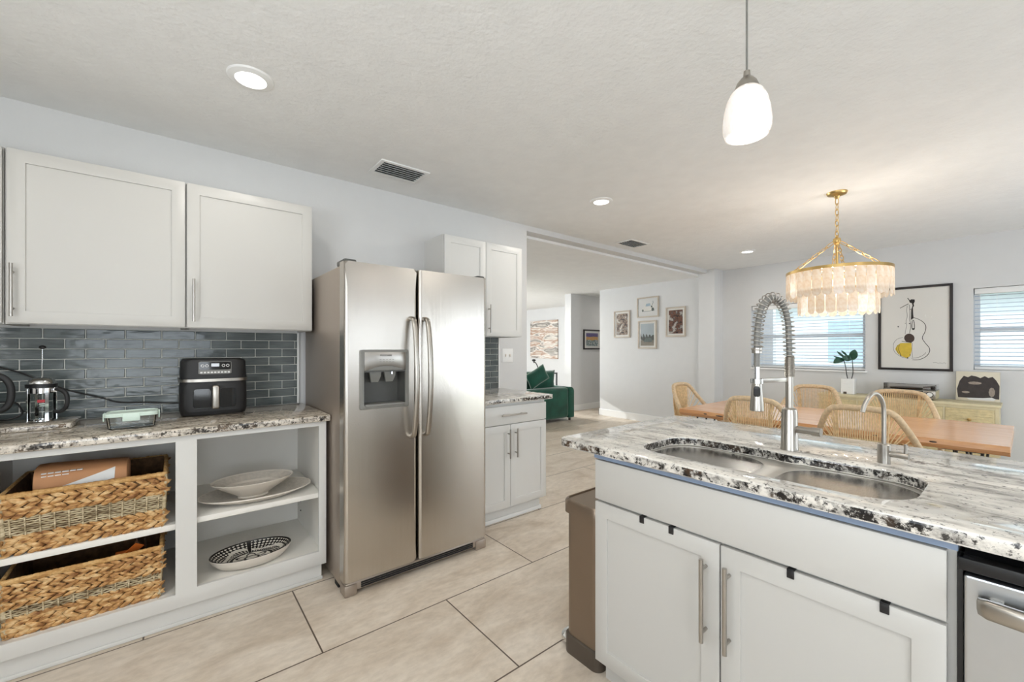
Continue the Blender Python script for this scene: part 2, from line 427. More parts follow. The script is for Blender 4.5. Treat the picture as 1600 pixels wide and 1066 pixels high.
def build(name, mb, mat, parent=None, smooth=32, recalc=True, wn=False):
    me = bpy.data.meshes.new(name)
    if recalc: bmesh.ops.recalc_face_normals(mb.bm, faces=mb.bm.faces[:])
    if parent is not None and not mb.local:
        w = wloc(parent); bmesh.ops.translate(mb.bm, verts=mb.bm.verts[:], vec=-w)
    mb.bm.to_mesh(me); mb.bm.free()
    for m in (mat if isinstance(mat, (list, tuple)) else [mat]): me.materials.append(M[m] if isinstance(m, str) else m)
    if smooth:
        for p in me.polygons: p.use_smooth = True
        me.set_sharp_from_angle(angle=radians(smooth))
    o = bpy.data.objects.new(name, me); COL.objects.link(o)
    if smooth and wn:
        w = o.modifiers.new('weighted_normal', 'WEIGHTED_NORMAL'); w.keep_sharp = True; w.weight = 100
    if parent is not None: o.parent = parent
    return o
def tag(o, label, cat, group=None, kind=None):
    o['label'] = label; o['category'] = cat
    if group: o['group'] = group
    if kind: o['kind'] = kind
    return o
def thing(name, label, cat, loc=(0, 0, 0), group=None, rz=0, kind=None):
    o = bpy.data.objects.new(name, None); COL.objects.link(o); o.location = loc; o.rotation_euler = (0, 0, rz)
    o.empty_display_size = .05
    return tag(o, label, cat, group, kind)
def one(name, mb, mat, label, cat, loc=(0, 0, 0), group=None, kind=None, smooth=32):
    """a thing that is one mesh; its origin is moved to loc"""
    if not mb.local: bmesh.ops.translate(mb.bm, verts=mb.bm.verts[:], vec=-Vector(loc))
    o = build(name, mb, mat, None, smooth); o.location = loc
    return tag(o, label, cat, group, kind)
def copy_tree(o, parent=None):
    c = o.copy(); COL.objects.link(c)
    if parent is not None: c.parent = parent
    for ch in [x for x in bpy.data.objects if x.parent == o]: copy_tree(ch, c)
    return c
def text(name, body, size, loc, rot, mat, parent=None, align='CENTER', ext=.0004):
    c = bpy.data.curves.new(name, 'FONT'); c.body = body; c.size = size; c.align_x = align; c.align_y = 'CENTER'; c.extrude = ext
    tmp = bpy.data.objects.new(name, c); COL.objects.link(tmp); bpy.context.view_layer.update()
    me = bpy.data.meshes.new_from_object(tmp.evaluated_get(bpy.context.evaluated_depsgraph_get())); bpy.data.objects.remove(tmp)
    me.materials.clear(); me.materials.append(M[mat]); o = bpy.data.objects.new(name, me); COL.objects.link(o)
    o.location = Vector(loc)-(wloc(parent) if parent else Vector((0, 0, 0))); o.rotation_euler = rot
    if parent: o.parent = parent
    return o
def rect(a0, a1, b0, b1): return [(a0, b0), (a1, b0), (a1, b1), (a0, b1)]

# ================================================================ THE SETTING
def struct(name, mb, mat, label, cat, parent=None, smooth=0):
    o = build(name, mb, mat, parent, smooth)
    if parent is None: tag(o, label, cat, kind='structure')
    return o
CZ, LZ = 2.515, 2.435
struct('floor', MB().box(-1.9, 9.6, -2.2, 10.2, -.1, 0), 'floor', 'beige stone-look tile floor running through all rooms', 'floor')
struct('ceiling', MB().box(-1.9, 6.9, -2.2, 3.12, CZ, CZ+.15), 'ceiling', 'white textured ceiling over the kitchen and dining table', 'ceiling')
struct('ceiling_living', MB().box(2.3, 9.6, 3.25, 10.2, LZ, LZ+.23), 'ceiling', 'white ceiling of the living room beyond the header', 'ceiling')
struct('beam', MB().box(2.72, 6.9, 3.12, 3.25, 2.462, CZ+.15), 'wall', 'shallow white header between kitchen ceiling and living room ceiling', 'beam')
struct('wall_north', MB().box(-1.9, 2.72, 3.12, 3.25, 0, CZ+.1), 'wall', 'light grey kitchen wall behind the refrigerator', 'wall')
struct('wall_south', MB().plate(rect(-1.9, 6.9, 0, CZ+.1), [rect(1.65, 3.15, 1.02, 1.84), rect(3.5, 5.7, .12, 2.02), rect(-1.05, .45, .55, 1.85)], -2.15, -2.0, 'y'), 'wall', 'light grey wall opposite the refrigerator with three windows', 'wall')
struct('wall_west', MB().plate(rect(-2.2, 3.25, 0, CZ+.1), [rect(-1.4, .8, .7, 2.2)], -1.85, -1.7, 'x'), 'wall', 'light grey kitchen wall behind the viewer with one added window', 'wall')
EX, EXO = 6.68, 6.84
WL = (1.27, 2.59, 1.02, 1.925); WR = (-.96, .368, 1.072, 1.945)
struct('wall_east', MB().plate(rect(-2.2, 3.3, 0, CZ+.1), [rect(*WL), rect(*WR)], EX, EXO, 'x'), 'wall', 'light grey dining wall holding two windows with blinds', 'wall')
struct('pillar', MB().box(6.40, EXO, 3.0, 3.25, 0, CZ+.02), 'wall', 'light grey pilaster where the header meets the dining wall', 'column')
struct('wall_gallery', MB().box(6.5, 6.62, 3.25, 5.28, 0, LZ+.1), 'wall', 'light grey wall behind the four pale framed pictures', 'wall')
struct('wall_hall', MB().box(6.40, 9.6, 5.95, 6.12, 0, LZ+.1), 'wall', 'light grey hallway wall holding the black framed picture', 'wall')
struct('wall_living', MB().box(8.2, 8.35, 6.12, 10.2, 0, LZ+.1), 'wall', 'white living room wall behind the striped painting', 'wall')
struct('wall_hall_end', MB().box(9.45, 9.6, 3.25, 5.95, 0, LZ+.1), 'wall', 'light grey end wall of the hallway', 'wall')
struct('wall_hall_side', MB().box(6.62, 9.6, 4.98, 5.08, 0, LZ+.1), 'wall', 'light grey near side wall of the hallway', 'wall')
struct('wall_living_west', MB().plate(rect(3.25, 10.2, 0, LZ+.1), [rect(8.6, 9.8, .3, 2.2)], 2.4, 2.5, 'x'), 'wall', 'white living room wall with one window behind the kitchen', 'wall')
struct('wall_living_north', MB().plate(rect(2.4, 8.35, 0, LZ+.1), [rect(3.9, 4.95, .9, 2.38)], 10.05, 10.2, 'y'), 'wall', 'white far wall of the living room with a narrow window', 'wall')
bb = MB().box(6.484, 6.5, 3.25, 5.296, 0, .125, .004).box(6.484, 6.62, 5.28, 5.296, 0, .125, .004); struct('baseboard_gallery', bb, 'trim', 'white baseboard under the four pale framed pictures', 'baseboard')
bb = MB().box(6.384, 9.45, 5.934, 5.95, 0, .125, .004).box(6.384, 6.40, 5.934, 6.12, 0, .125, .004); struct('baseboard_hall', bb, 'trim', 'white baseboard along the hallway wall', 'baseboard')
struct('baseboard_living', MB().box(8.184, 8.2, 6.12, 10.05, 0, .125, .004), 'trim', 'white baseboard under the striped painting', 'baseboard')
bb = MB().box(6.664, EX, -2, 3.0, 0, .125, .004); struct('baseboard_east', bb, 'trim', 'white baseboard along the dining wall', 'baseboard')

# windows: frame, sash and panes; the blinds hang in the recess as things of their own
def window(n, axis, a0, a1, b0, b1, d0, d1, label, rail=True):
    w = .045; f = MB().plate(rect(a0, a1, b0, b1), [rect(a0+w, a1-w, b0+w, b1-w)], d0, d1, axis, .003)
    r = struct('window_%d' % n, f, 'trim', label, 'window')
    m = (b0+b1)/2; A = AX[axis]
    if rail:
        p, q = A(a0+w, m-.024, d0-.004), A(a1-w, m+.024, d1+.004)
        build('sash_rail', MB().box(*[v for i in range(3) for v in sorted((p[i], q[i]))], .002), 'trim', r)
    dm = (d0+d1)/2; p, q = A(a0+w, b0+w, dm-.003), A(a1-w, b1-w, dm+.003)
    build('glass_pane', MB().box(*[v for i in range(3) for v in sorted((p[i], q[i]))]), 'pane', r)
    return r
window(1, 'x', *WL, 6.785, 6.83, 'white sash window behind the potted plant')
window(2, 'x', *WR, 6.785, 6.83, 'white sash window right of the guitar print')
window(3, 'y', 1.65, 3.15, 1.02, 1.84, -2.13, -2.08, 'white window high in the wall opposite the refrigerator')
window(4, 'y', 3.5, 5.7, .12, 2.02, -2.13, -2.08, 'white full-height patio window in the wall opposite the refrigerator', False)
window(8, 'y', -1.05, .45, .55, 1.85, -2.13, -2.08, 'white window in the wall opposite the open shelf cabinet')
window(5, 'x', -1.4, .8, .7, 2.2, -1.83, -1.78, 'added unseen white window in the wall behind the viewer')  # out of view, added to let light into the kitchen
window(6, 'y', 3.9, 4.95, .9, 2.38, 10.1, 10.14, 'white narrow window in the living room far wall')
window(7, 'x', 8.6, 9.8, .3, 2.2, 2.42, 2.46, 'white tall window in the living room west wall')
def sill(n, WN, label):
    struct('trim_%d' % n, MB().box(6.655, 6.78, WN[0]-.02, WN[1]+.0, WN[2]-.022, WN[2], .003), 'trim', label, 'window sill')
sill(1, WL, 'white sill under the blind behind the potted plant')
def blind(WN, axis, dx, label, tilt=12, n=None):
    a0, a1, b0, b1 = WN; a0 += .008; a1 -= .008; A = AX[axis]
    r = thing('window_blind', label, 'blind', A((a0+a1)/2, b0, dx))
    def bx(m, a, b, c, d, h):
        p, q = A(a, c, dx-h), A(b, d, dx+h); m.box(*[v for i in range(3) for v in sorted((p[i], q[i]))], .002); return m
    build('headrail', bx(MB(), a0, a1, b1-.062, b1-.004, .032), 'trim', r)
    build('bottom_rail', bx(MB(), a0, a1, b0+.004, b0+.03, .024), 'trim', r)
    m = MB(); z = b0+.06; sgn = 1
    while z < b1-.075:
        t = radians(tilt); c, sn = .024*cos(t), .024*sin(t)
        ps = []
        for (u, v) in ((-c, -sn*sgn), (0, .003), (c, sn*sgn)): ps.append((u, v))
        vs = [A(a0, z+v, dx+u) for u, v in ps]+[A(a1, z+v, dx+u) for u, v in ps]+[A(a0, z+v-.0025, dx+u) for u, v in ps]+[A(a1, z+v-.0025, dx+u) for u, v in ps]
        m.add(vs, [(0, 1, 4, 3), (1, 2, 5, 4), (6, 9, 10, 7), (7, 10, 11, 8), (0, 3, 9, 6), (2, 8, 11, 5), (0, 6, 7, 1), (1, 7, 8, 2), (3, 4, 10, 9), (4, 5, 11, 10)])
        z += .043
    build('slats', m, 'slat', r, 0)
    for f in (.12, .5, .88):
        a = a0+(a1-a0)*f; build('ladder_cord', MB().tube([A(a, b0+.02, dx-.026), A(a, b1-.05, dx-.026)], .0013, 5), 'trim', r)
blind(WL, 'x', 6.735, 'white slatted blind in the window behind the potted plant')
blind(WR, 'x', 6.735, 'white slatted blind in the window right of the guitar print')
blind((1.65, 3.15, 1.02, 1.84), 'y', -2.04, 'white slatted blind in the high window opposite the refrigerator')

# outside the dining windows
struct('ground_exterior', MB().box(6.9, 26, -14, 16, -.35, -.3), 'lawn', 'grass outside the dining windows', 'ground')
nb = thing('neighbour_house', 'pale stucco house seen through the dining window blinds', 'house', (15, 3, -.3))
build('wall', MB().box(15, 20, -3.4, 6.5, -.3, 2.7), 'neigh', nb, 0)
build('roof', MB().add([(14.5, -4, 2.7), (14.5, 7, 2.7), (20.5, 7, 2.7), (20.5, -4, 2.7), (17.5, -1, 4.2), (17.5, 4, 4.2)], [(0, 1, 5, 4), (1, 2, 5), (2, 3, 4, 5), (3, 0, 4), (3, 2, 1, 0)]), 'carg', nb, 0)
build('window', MB().box(14.96, 15.0, 2.7, 3.7, .9, 2.1), 'carb', nb, 0)
hm = MB(); rr = random.Random(3)
for k in range(90):
    hm.ball((11.6+rr.uniform(-.5, .5), -2.6+rr.uniform(-.7, 1.1), rr.uniform(-.1, 2.6)), rr.uniform(.16, .34), seg=8, rings=6)
one('garden_shrub', hm, 'hedgeg', 'leafy green shrub outside the window right of the guitar print', 'shrub', (11.6, -2.6, -.3))

# backsplash tiles
def splash(x0, x1, ph, label, trim=True):
    m = MB(); z0, z1, rows = .931, 1.402, 9; h = (z1-z0)/rows
    m.box(x0, x1, 3.112, 3.12, z0, z1, mi=0)
    for r in range(rows):
        z = z1-h*(r+1); x = ph+(.0763 if r % 2 else 0)
        k = math.floor((x0-x)/.1527); x += k*.1527
        while x < x1:
            a, b = max(x+.0024, x0+.001), min(x+.1527-.0024, x1-.001)
            if b-a > .008: m.box(a, b, 3.1075, 3.114, z+.0022, z+h-.0022, .002, mi=1, seg=1)
            x += .1527
    o = build('backsplash', m, ['grout', 'tile']); tag(o, label, 'backsplash', kind='structure')
    if trim: build('edge_trim', MB().box(x1, x1+.012, 3.104, 3.12, z0, z1, .001), 'trim', o)
splash(-1.69, .655, -.504, 'slate grey glass subway tiles behind the air fryer')
splash(1.60, 2.36, 1.66, 'slate grey glass tiles right of the refrigerator')

# ================================================================ CEILING FIXTURES
def downlight(x, y, z, label, e=15):
    r = thing('recessed_light', label, 'recessed light', (x, y, z), 'recessed ceiling lights')
    build('trim_ring', MB().lathe([(.060, -.002), (.062, -.012), (.088, -.006), (.093, -.001), (.093, 0), (.060, 0)], (x, y, z), 36), 'trim', r)
    build('diffuser', MB().lathe([(.0605, -.008), (.03, -.010), (.005, -.010), (.005, -.004), (.0605, -.003)], (x, y, z), 32), 'diff', r)
    area('lamp', (0, 0, -.016), (0, 0, 0), .11, .11, e, (1, .955, .89), 'DISK', r)
    return r
downlight(.275, 2.20, CZ, 'round recessed ceiling light above the open shelf cabinet', 7)
downlight(2.745, 2.215, CZ, 'round recessed ceiling light in front of the small upper cabinet', 13)
downlight(5.58, 2.21, CZ, 'round recessed ceiling light nearest the dining wall')
downlight(.275, -.6, CZ, 'added unseen recessed ceiling light behind the viewer')  # from here down: unseen lights added to even out the room light
downlight(-1.0, 1.0, CZ, 'added unseen recessed ceiling light beside the viewer')
downlight(2.745, -.9, CZ, 'added unseen recessed ceiling light right of the island')
downlight(5.0, 6.6, LZ, 'added unseen recessed ceiling light of the living room', 60)  # added to brighten the living room walls and ceiling
downlight(8.0, 5.5, LZ, 'added unseen recessed ceiling light of the hallway', 12)
def vent(x0, x1, y0, y1, label, n=6):
    cx, cy = (x0+x1)/2, (y0+y1)/2; r = thing('air_vent', label, 'vent', (cx, cy, CZ), 'ceiling air vents')
    build('frame', MB().plate(rect(x0, x1, y0, y1), [rect(x0+.028, x1-.028, y0+.028, y1-.028)], CZ-.009, CZ, 'z', .003), 'trim', r)
    build('duct_opening', MB().box(x0+.026, x1-.026, y0+.026, y1-.026, CZ-.0022, CZ-.0002), 'dark', r, 0)
    m = MB(); st = (y1-y0-.056)/n
    for k in range(n):
        y = y0+.028+st*(k+.5)
        m.add([(x0+.026, y-.011, CZ-.016), (x1-.026, y-.011, CZ-.016), (x1-.026, y+.007, CZ-.003), (x0+.026, y+.007, CZ-.003),
               (x0+.026, y-.011, CZ-.0175), (x1-.026, y-.011, CZ-.0175), (x1-.026, y+.007, CZ-.0045), (x0+.026, y+.007, CZ-.0045)],
              [(0, 1, 2, 3), (7, 6, 5, 4), (0, 4, 5, 1), (2, 6, 7, 3), (1, 5, 6, 2), (0, 3, 7, 4)])
    build('louvre_slats', m, 'trim', r, 0)
vent(1.04, 1.385, 2.60, 2.84, 'white louvred ceiling vent above the refrigerator')
vent(3.95, 4.31, 2.76, 3.00, 'white louvred ceiling vent beside the header')

# pendant over the island
px, py = 1.439, .571
pd = thing('pendant_lamp', 'pendant lamp with alabaster glass shade hanging over the island sink', 'pendant lamp', (px, py, CZ))
build('canopy', MB().lathe([(.001, -.03), (.05, -.028), (.062, -.012), (.063, 0), (.001, 0)], (px, py, CZ)), 'nickel', pd)
build('cord', MB().cyl((px, py, CZ-.02), (px, py, 2.19), .0033, 8), 'grayp', pd)
build('socket_cap', MB().lathe([(0.0010, 2.1939), (0.0095, 2.1939), (0.0105, 2.1768), (0.0190, 2.1692), (0.0295, 2.1559), (0.0352, 2.1407), (0.0361, 2.1331), (0.0010, 2.1331)], (px, py, 0)), 'nickel', pd)
build('glass_shade', MB().lathe([(0.0342, 2.1369), (0.0476, 2.1226), (0.0590, 2.0988), (0.0675, 2.0608), (0.0708, 2.0275), (0.0694, 2.0037), (0.0628, 1.9847), (0.0590, 1.9857), (0.0656, 2.0037), (0.0670, 2.0275), (0.0637, 2.0608), (0.0552, 2.0969), (0.0437, 2.1198), (0.0323, 2.1331)], (px, py, 0), 36), 'alab', pd, 60)
point('lamp', Vector((px, py, 2.02))-wloc(pd), 7, (1, .93, .85), .03, pd)

# chandelier of capiz shells over the dining table
cx, cy = 4.022, .937
ch = thing('chandelier', 'gold chandelier with two tiers of capiz shells above the dining table', 'chandelier', (cx, cy, CZ))
build('canopy', MB().lathe([(.001, -.05), (.012, -.048), (.02, -.03), (.06, -.018), (.068, -.004), (.068, 0), (.001, 0)], (cx, cy, CZ)), 'gold', ch)
def chain(p, q, n, w, r):
    m = MB(); P, Q = Vector(p), Vector(q); d = (Q-P)/n; t = d.normalized(); a = t.orthogonal().normalized(); b = t.cross(a); L = d.length*.66
    for k in range(n):
        c = P+d*(k+.5); s1 = a if k % 2 else b
        m.tube([c+t*L*cos(2*pi*j/14)+s1*w*sin(2*pi*j/14) for j in range(14)], r, 6, closed=True)
    return m
build('hanging_chain', chain((cx, cy, CZ-.05), (cx, cy, 2.17), 7, .012, .0028), 'gold', ch)
build('hub', MB().lathe([(.001, 2.185), (.008, 2.18), (.01, 2.165), (.024, 2.155), (.026, 2.135), (.02, 2.115), (.009, 2.105), (.001, 2.105)], (cx, cy, 0)), 'gold', ch)
build('rod', MB().cyl((cx, cy, 2.11), (cx, cy, 1.74), .009, 10), 'gold', ch)
for k in range(4):
    a = radians(20+90*k); build('support_chain', chain((cx+.02*cos(a), cy+.02*sin(a), 2.13), (cx+.30*cos(a), cy+.30*sin(a), 1.905), 6, .012, .0026), 'gold', ch)
def ringmesh(R0, R1, z0, z1):
    m = MB(); o = [(R1*cos(2*pi*k/64), R1*sin(2*pi*k/64)) for k in range(64)]; i = [(R0*cos(2*pi*k/64), R0*sin(2*pi*k/64)) for k in range(64)]
    m.plate([(x+cx, y+cy) for x, y in o], [[(x+cx, y+cy) for x, y in i]], z0, z1); return m
build('upper_hoop', ringmesh(.310, .334, 1.886, 1.908), 'gold', ch)
build('lower_hoop', ringmesh(.238, .256, 1.742, 1.756), 'gold', ch)
m = MB()
for k in range(4):
    a = radians(65+90*k); m.cyl((cx, cy, 1.75), (cx+.245*cos(a), cy+.245*sin(a), 1.749), .005, 8); m.cyl((cx, cy, 1.895), (cx+.32*cos(a), cy+.32*sin(a), 1.897), .005, 8)
build('spokes', m, 'gold', ch)
def shell(L, w, name):
    m = MB(True); pr = []
    for k in range(9): pr.append((w/2*cos(pi+pi*k/8), -L+w/2+w/2*sin(pi+pi*k/8)))
    pr += [(w/2, -.01), (w/2-.008, 0), (-w/2+.008, 0), (-w/2, -.01)]
    m.plate(pr, [], -.0012, .0012, 'x')
    return build(name, m, 'capiz', ch, 0)
for (R, z, L, n, w) in ((.330, 1.893, .205, 32, .060), (.252, 1.748, .185, 24, .060)):
    first = None
    for k in range(n):
        a = 2*pi*(k+.3)/n
        o = shell(L, w, 'shell_panel') if first is None else first.copy()
        if first is None: first = o
        else: COL.objects.link(o)
        o.location = (R*cos(a), R*sin(a), z-CZ); o.rotation_euler = (0, radians(random.uniform(-1, 2)), a)
m = MB()
for k in range(3):
    a = radians(120*k+30); c = (cx+.1*cos(a), cy+.1*sin(a), 1.74); m.ball(c, (.028, .028, .035))
build('bulbs', m, 'diff', ch)
for k in range(3):
    a = radians(120*k+30); point('lamp', (.1*cos(a), .1*sin(a), 1.80-CZ), 8.0, (1, .90, .79), .04, ch)

# ================================================================ KITCHEN: cabinets
def shaker(x0, x1, z0, z1, yf, fr=.055, th=.019, rec=.007, axis='y'):
    """door with a recessed panel; front face at yf, looking toward -axis"""
    m = MB().plate(rect(x0, x1, z0, z1), [rect(x0+fr, x1-fr, z0+fr, z1-fr)], yf, yf+th, axis, .0015)
    p, q = AX[axis](x0+fr-.002, z0+fr-.002, yf+rec), AX[axis](x1-fr+.002, z1-fr+.002, yf+th-.001)
    m.box(*[v for i in range(3) for v in sorted((p[i], q[i]))])
    return m
def bar_handle(a, b0, b1, f, axis='y', vertical=True, r=.006, off=.032, ins=.035):
    """bar pull with two posts, standing out of the front plane f toward -axis"""
    A = AX[axis]; g = (lambda u, d: A(a, u, d)) if vertical else (lambda u, d: A(u, a, d))
    m = MB().cyl(g(b0, f-off), g(b1, f-off), r, 14)
    for u in (b0+ins, b1-ins): m.cyl(g(u, f-off), g(u, f+.002), r*.8, 10)
    return m
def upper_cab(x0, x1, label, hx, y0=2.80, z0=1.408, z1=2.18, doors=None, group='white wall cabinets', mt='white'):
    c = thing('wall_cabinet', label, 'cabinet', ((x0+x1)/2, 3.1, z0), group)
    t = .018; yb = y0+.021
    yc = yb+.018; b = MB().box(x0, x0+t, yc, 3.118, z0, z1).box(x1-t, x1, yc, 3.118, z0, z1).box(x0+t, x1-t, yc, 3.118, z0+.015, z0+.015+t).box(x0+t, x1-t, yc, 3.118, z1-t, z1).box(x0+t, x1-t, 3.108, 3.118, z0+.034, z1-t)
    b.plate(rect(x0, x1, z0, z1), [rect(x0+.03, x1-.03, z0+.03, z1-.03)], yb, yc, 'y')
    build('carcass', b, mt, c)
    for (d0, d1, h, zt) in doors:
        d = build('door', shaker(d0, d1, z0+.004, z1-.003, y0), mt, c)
        if h is not None: build('handle', bar_handle(h, *zt, y0), 'steelh', d)
    return c
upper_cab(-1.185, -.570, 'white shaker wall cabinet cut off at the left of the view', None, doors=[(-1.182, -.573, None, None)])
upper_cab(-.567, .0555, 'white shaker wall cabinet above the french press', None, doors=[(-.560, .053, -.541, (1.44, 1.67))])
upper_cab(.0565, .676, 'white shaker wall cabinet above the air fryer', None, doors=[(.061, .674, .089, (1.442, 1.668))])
upper_cab(1.608, 2.388, 'white two-door wall cabinet right of the refrigerator', None, z0=1.398, z1=2.176, mt='white_lit', doors=[(1.612, 1.996, None, None), (2.0, 2.385, 2.026, (1.43, 1.66))])

# open shelf base cabinet on the left
oc = thing('open_shelf_cabinet', 'white open shelf base cabinet holding the baskets and plates', 'cabinet', (0, 2.8, 0))
YF = 2.49
fo = rect(-1.25, .674, .092, .893)
ff = MB().plate(fo, [rect(-1.19, -.65, .155, .865), rect(-.565, .012, .155, .865), rect(.092, .636, .166, .867)], YF, YF+.02, 'y', .001)
build('face_frame', ff, 'white_lit', oc)
m = MB()
for x in (-1.25, -.618, .043, .656): m.box(x, x+.018, YF+.02, 3.112, .092, .893)
m.box(-1.25, .674, 3.10, 3.112, .092, .893)
build('carcass', m, 'inner', oc)
build('bottom_panel', MB().box(-1.232, .656, YF+.02, 3.10, .135, .1545), 'inner', oc)
build('toe_kick', MB().box(-1.25, .655, YF+.025, YF+.043, 0, .092).box(.637, .655, YF+.043, 3.10, 0, .092), 'white_lit', oc)
build('shoe_molding', MB().box(-1.25, .66, YF+.018, YF+.025, 0, .018, .003), 'white_lit', oc)
for (x0, x1, z0, z1) in ((-1.232, -.62, .452, .477), (-.598, .041, .452, .478), (.063, .654, .462, .488)):
    build('shelf', MB().box(x0, x1, YF+.022, 3.10, z0, z1, .001), 'inner', oc)
pins = MB()
for z in (.24, .30): pins.cyl((.657, 3.0, z), (.650, 3.0, z), .004, 8)
build('shelf_pins', pins, 'dgray', oc)
cn = thing('countertop', 'tan speckled granite countertop under the air fryer', 'countertop', (0, 2.8, .893))
build('slab', MB().plate(rect(-1.69, .690, 2.462, 3.104), [], .894, .93, 'z', .006, 0, 1), ['granite2', 'granedge2'], cn)

# small base cabinet right of the refrigerator
sb = thing('base_cabinet', 'white base cabinet with one drawer and two doors beside the refrigerator', 'cabinet', (2.0, 2.8, 0))
YB = 2.46
build('carcass', MB().box(1.62, 2.352, YB+.02, 3.112, .095, .893, .001), 'white_lit', sb)
build('toe_kick', MB().box(1.62, 2.325, YB+.05, 3.10, 0, .095), 'white_lit', sb)
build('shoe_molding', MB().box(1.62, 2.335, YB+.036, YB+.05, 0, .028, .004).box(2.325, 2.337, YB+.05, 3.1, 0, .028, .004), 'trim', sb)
d = build('drawer', MB().box(1.626, 2.352, YB, YB+.019, .732, .868, .0015), 'white_lit', sb)
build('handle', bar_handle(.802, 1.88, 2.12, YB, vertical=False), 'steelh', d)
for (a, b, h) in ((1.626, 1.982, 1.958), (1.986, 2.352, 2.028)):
    d = build('door', shaker(a, b, .108, .726, YB), 'white_lit', sb); build('handle', bar_handle(h, .478, .696, YB), 'steelh', d)
cn = thing('countertop', 'short speckled granite countertop right of the refrigerator', 'countertop', (2.0, 2.8, .893))
build('slab', MB().plate(rect(1.605, 2.392, 2.42, 3.104), [], .894, .93, 'z', .006, 0, 1), ['granite', 'granedge'], cn)
sw = thing('light_switch', 'white double switch plate above the short countertop', 'light switch', (2.475, 3.12, 1.23))
build('plate', MB().box(2.41, 2.54, 3.1135, 3.12, 1.168, 1.298, .002), 'trim', sw)
for x in (2.449, 2.501): build('toggle', MB().box(x-.006, x+.006, 3.104, 3.1137, 1.222, 1.246, .002), 'ceramic', sw)

# refrigerator
fr = thing('refrigerator', 'stainless side-by-side refrigerator with ice dispenser', 'refrigerator', (1.13, 2.65, 0))
build('body', MB().box(.696, 1.590, 2.305, 3.06, .03, 1.742, .004), 'side', fr)
build('feet', MB().box(.70, .76, 2.36, 2.42, 0, .031).box(1.5, 1.56, 2.36, 2.42, 0, .031).box(.70, .76, 2.95, 3.0, 0, .031).box(1.5, 1.56, 2.95, 3.0, 0, .031), 'dark', fr)
def door_slab(x0, x1, holes, name):
    m = MB().plate(rect(x0, x1, .078, 1.756), holes, 2.222, 2.30, 'y')
    es = [e for e in m.bm.edges if abs(e.verts[0].co.y-2.222) < 1e-5 and abs(e.verts[1].co.y-2.222) < 1e-5 and all(min(abs(v.co.x-x0), abs(v.co.x-x1)) < 1e-5 for v in e.verts) and abs(e.verts[0].co.x-e.verts[1].co.x) < 1e-5]
    bmesh.ops.bevel(m.bm, geom=es, offset=.02, segments=6, profile=.5, affect='EDGES')
    return build(name, m, 'steel', fr, 40, wn=True)
dl = door_slab(.690, 1.098, [rect(.782, 1.030, .992, 1.278)], 'door')
dr = door_slab(1.110, 1.590, [], 'door')
build('gasket', MB().box(.70, 1.58, 2.298, 2.308, .09, 1.735), 'dark', fr, 0)
build('grille', MB().box(.70, 1.575, 2.235, 2.31, .022, .07, .006)      .box(.692, .76, 2.228, 2.31, 0, .062, .01).box(1.51, 1.592, 2.228, 2.31, 0, .062, .01), 'side', fr)
m = MB()
for z in (.034, .045, .056): m.box(.78, 1.49, 2.231, 2.237, z-.0035, z+.0035)
build('grille_slots', m, 'dark', fr, 0)
for (a, b) in ((.694, .76), (1.53, 1.588)):
    build('hinge_cover', MB().box(a, b, 2.24, 2.37, 1.742, 1.771, .008), 'dgray', fr)
for x, dd in ((1.061, dl), (1.146, dr)):
    pts = [(x, 2.226, 1.472), (x, 2.195, 1.466), (x, 2.178, 1.44), (x, 2.16, 1.34), (x, 2.150, 1.24), (x, 2.147, 1.135), (x, 2.150, 1.03), (x, 2.16, .93), (x, 2.178, .83), (x, 2.195, .806), (x, 2.226, .80)]
    build('handle', MB().tube(catmull(pts, 6), .0155, 14, flat=.8), 'nickel', dd)
dp = build('dispenser', MB().plate(rrect(.906, 1.1335, .138, .160, .012), [rect(.790, 1.022, .996, 1.180)], 2.212, 2.226, 'y', .004), 'grayp', dl)
build('recess', MB().add([(.785, 2.222, .992), (1.027, 2.222, .992), (1.027, 2.222, 1.19), (.785, 2.222, 1.19), (.80, 2.296, 1.0), (1.012, 2.296, 1.0), (1.012, 2.296, 1.185), (.80, 2.296, 1.185)],
      [(4, 5, 6, 7), (0, 4, 7, 3), (1, 2, 6, 5), (0, 1, 5, 4), (3, 7, 6, 2)]), 'dgray', dp, 0)
arc = [(.790, 1.180)]+[(.790+.232*k/12, 1.180+.026*sin(pi*k/12)) for k in range(1, 12)]+[(1.022, 1.180), (1.022, 1.280), (.790, 1.280)]
build('control_panel', MB().plate(arc, [], 2.208, 2.213, 'y', .001), 'steelh', dp)
build('canopy_arch', MB().plate([(.790, 1.172)]+[(.790+.232*k/12, 1.180+.026*sin(pi*k/12)) for k in range(0, 13)]+[(1.022, 1.172)], [], 2.214, 2.24, 'y'), 'dgray', dp)
for x in (.862, .945):
    build('paddle', MB().loft([[(x-.034, 2.262, 1.184), (x+.034, 2.262, 1.184), (x+.034, 2.246, 1.184), (x-.034, 2.246, 1.184)], [(x-.03, 2.258, 1.15), (x+.03, 2.258, 1.15), (x+.03, 2.242, 1.15), (x-.03, 2.242, 1.15)], [(x-.019, 2.272, 1.115), (x+.019, 2.272, 1.115), (x+.019, 2.255, 1.115), (x-.019, 2.255, 1.115)]]), 'grayp', dp)
build('nozzle', MB().cyl((.952, 2.236, 1.188), (.952, 2.236, 1.158), .006, 10), 'chrome', dp)
build('drip_tray', MB().box(.795, 1.017, 2.208, 2.29, .984, 1.000, .004), 'grayp', dp)
tx = text('brand_lettering', 'FRIGIDAIRE', .0135, (.907, 2.2075, 1.262), (radians(90), 0, 0), 'ink', None)
tx.location = Vector(tx.location)-wloc(dp); tx.parent = dp
m = MB()
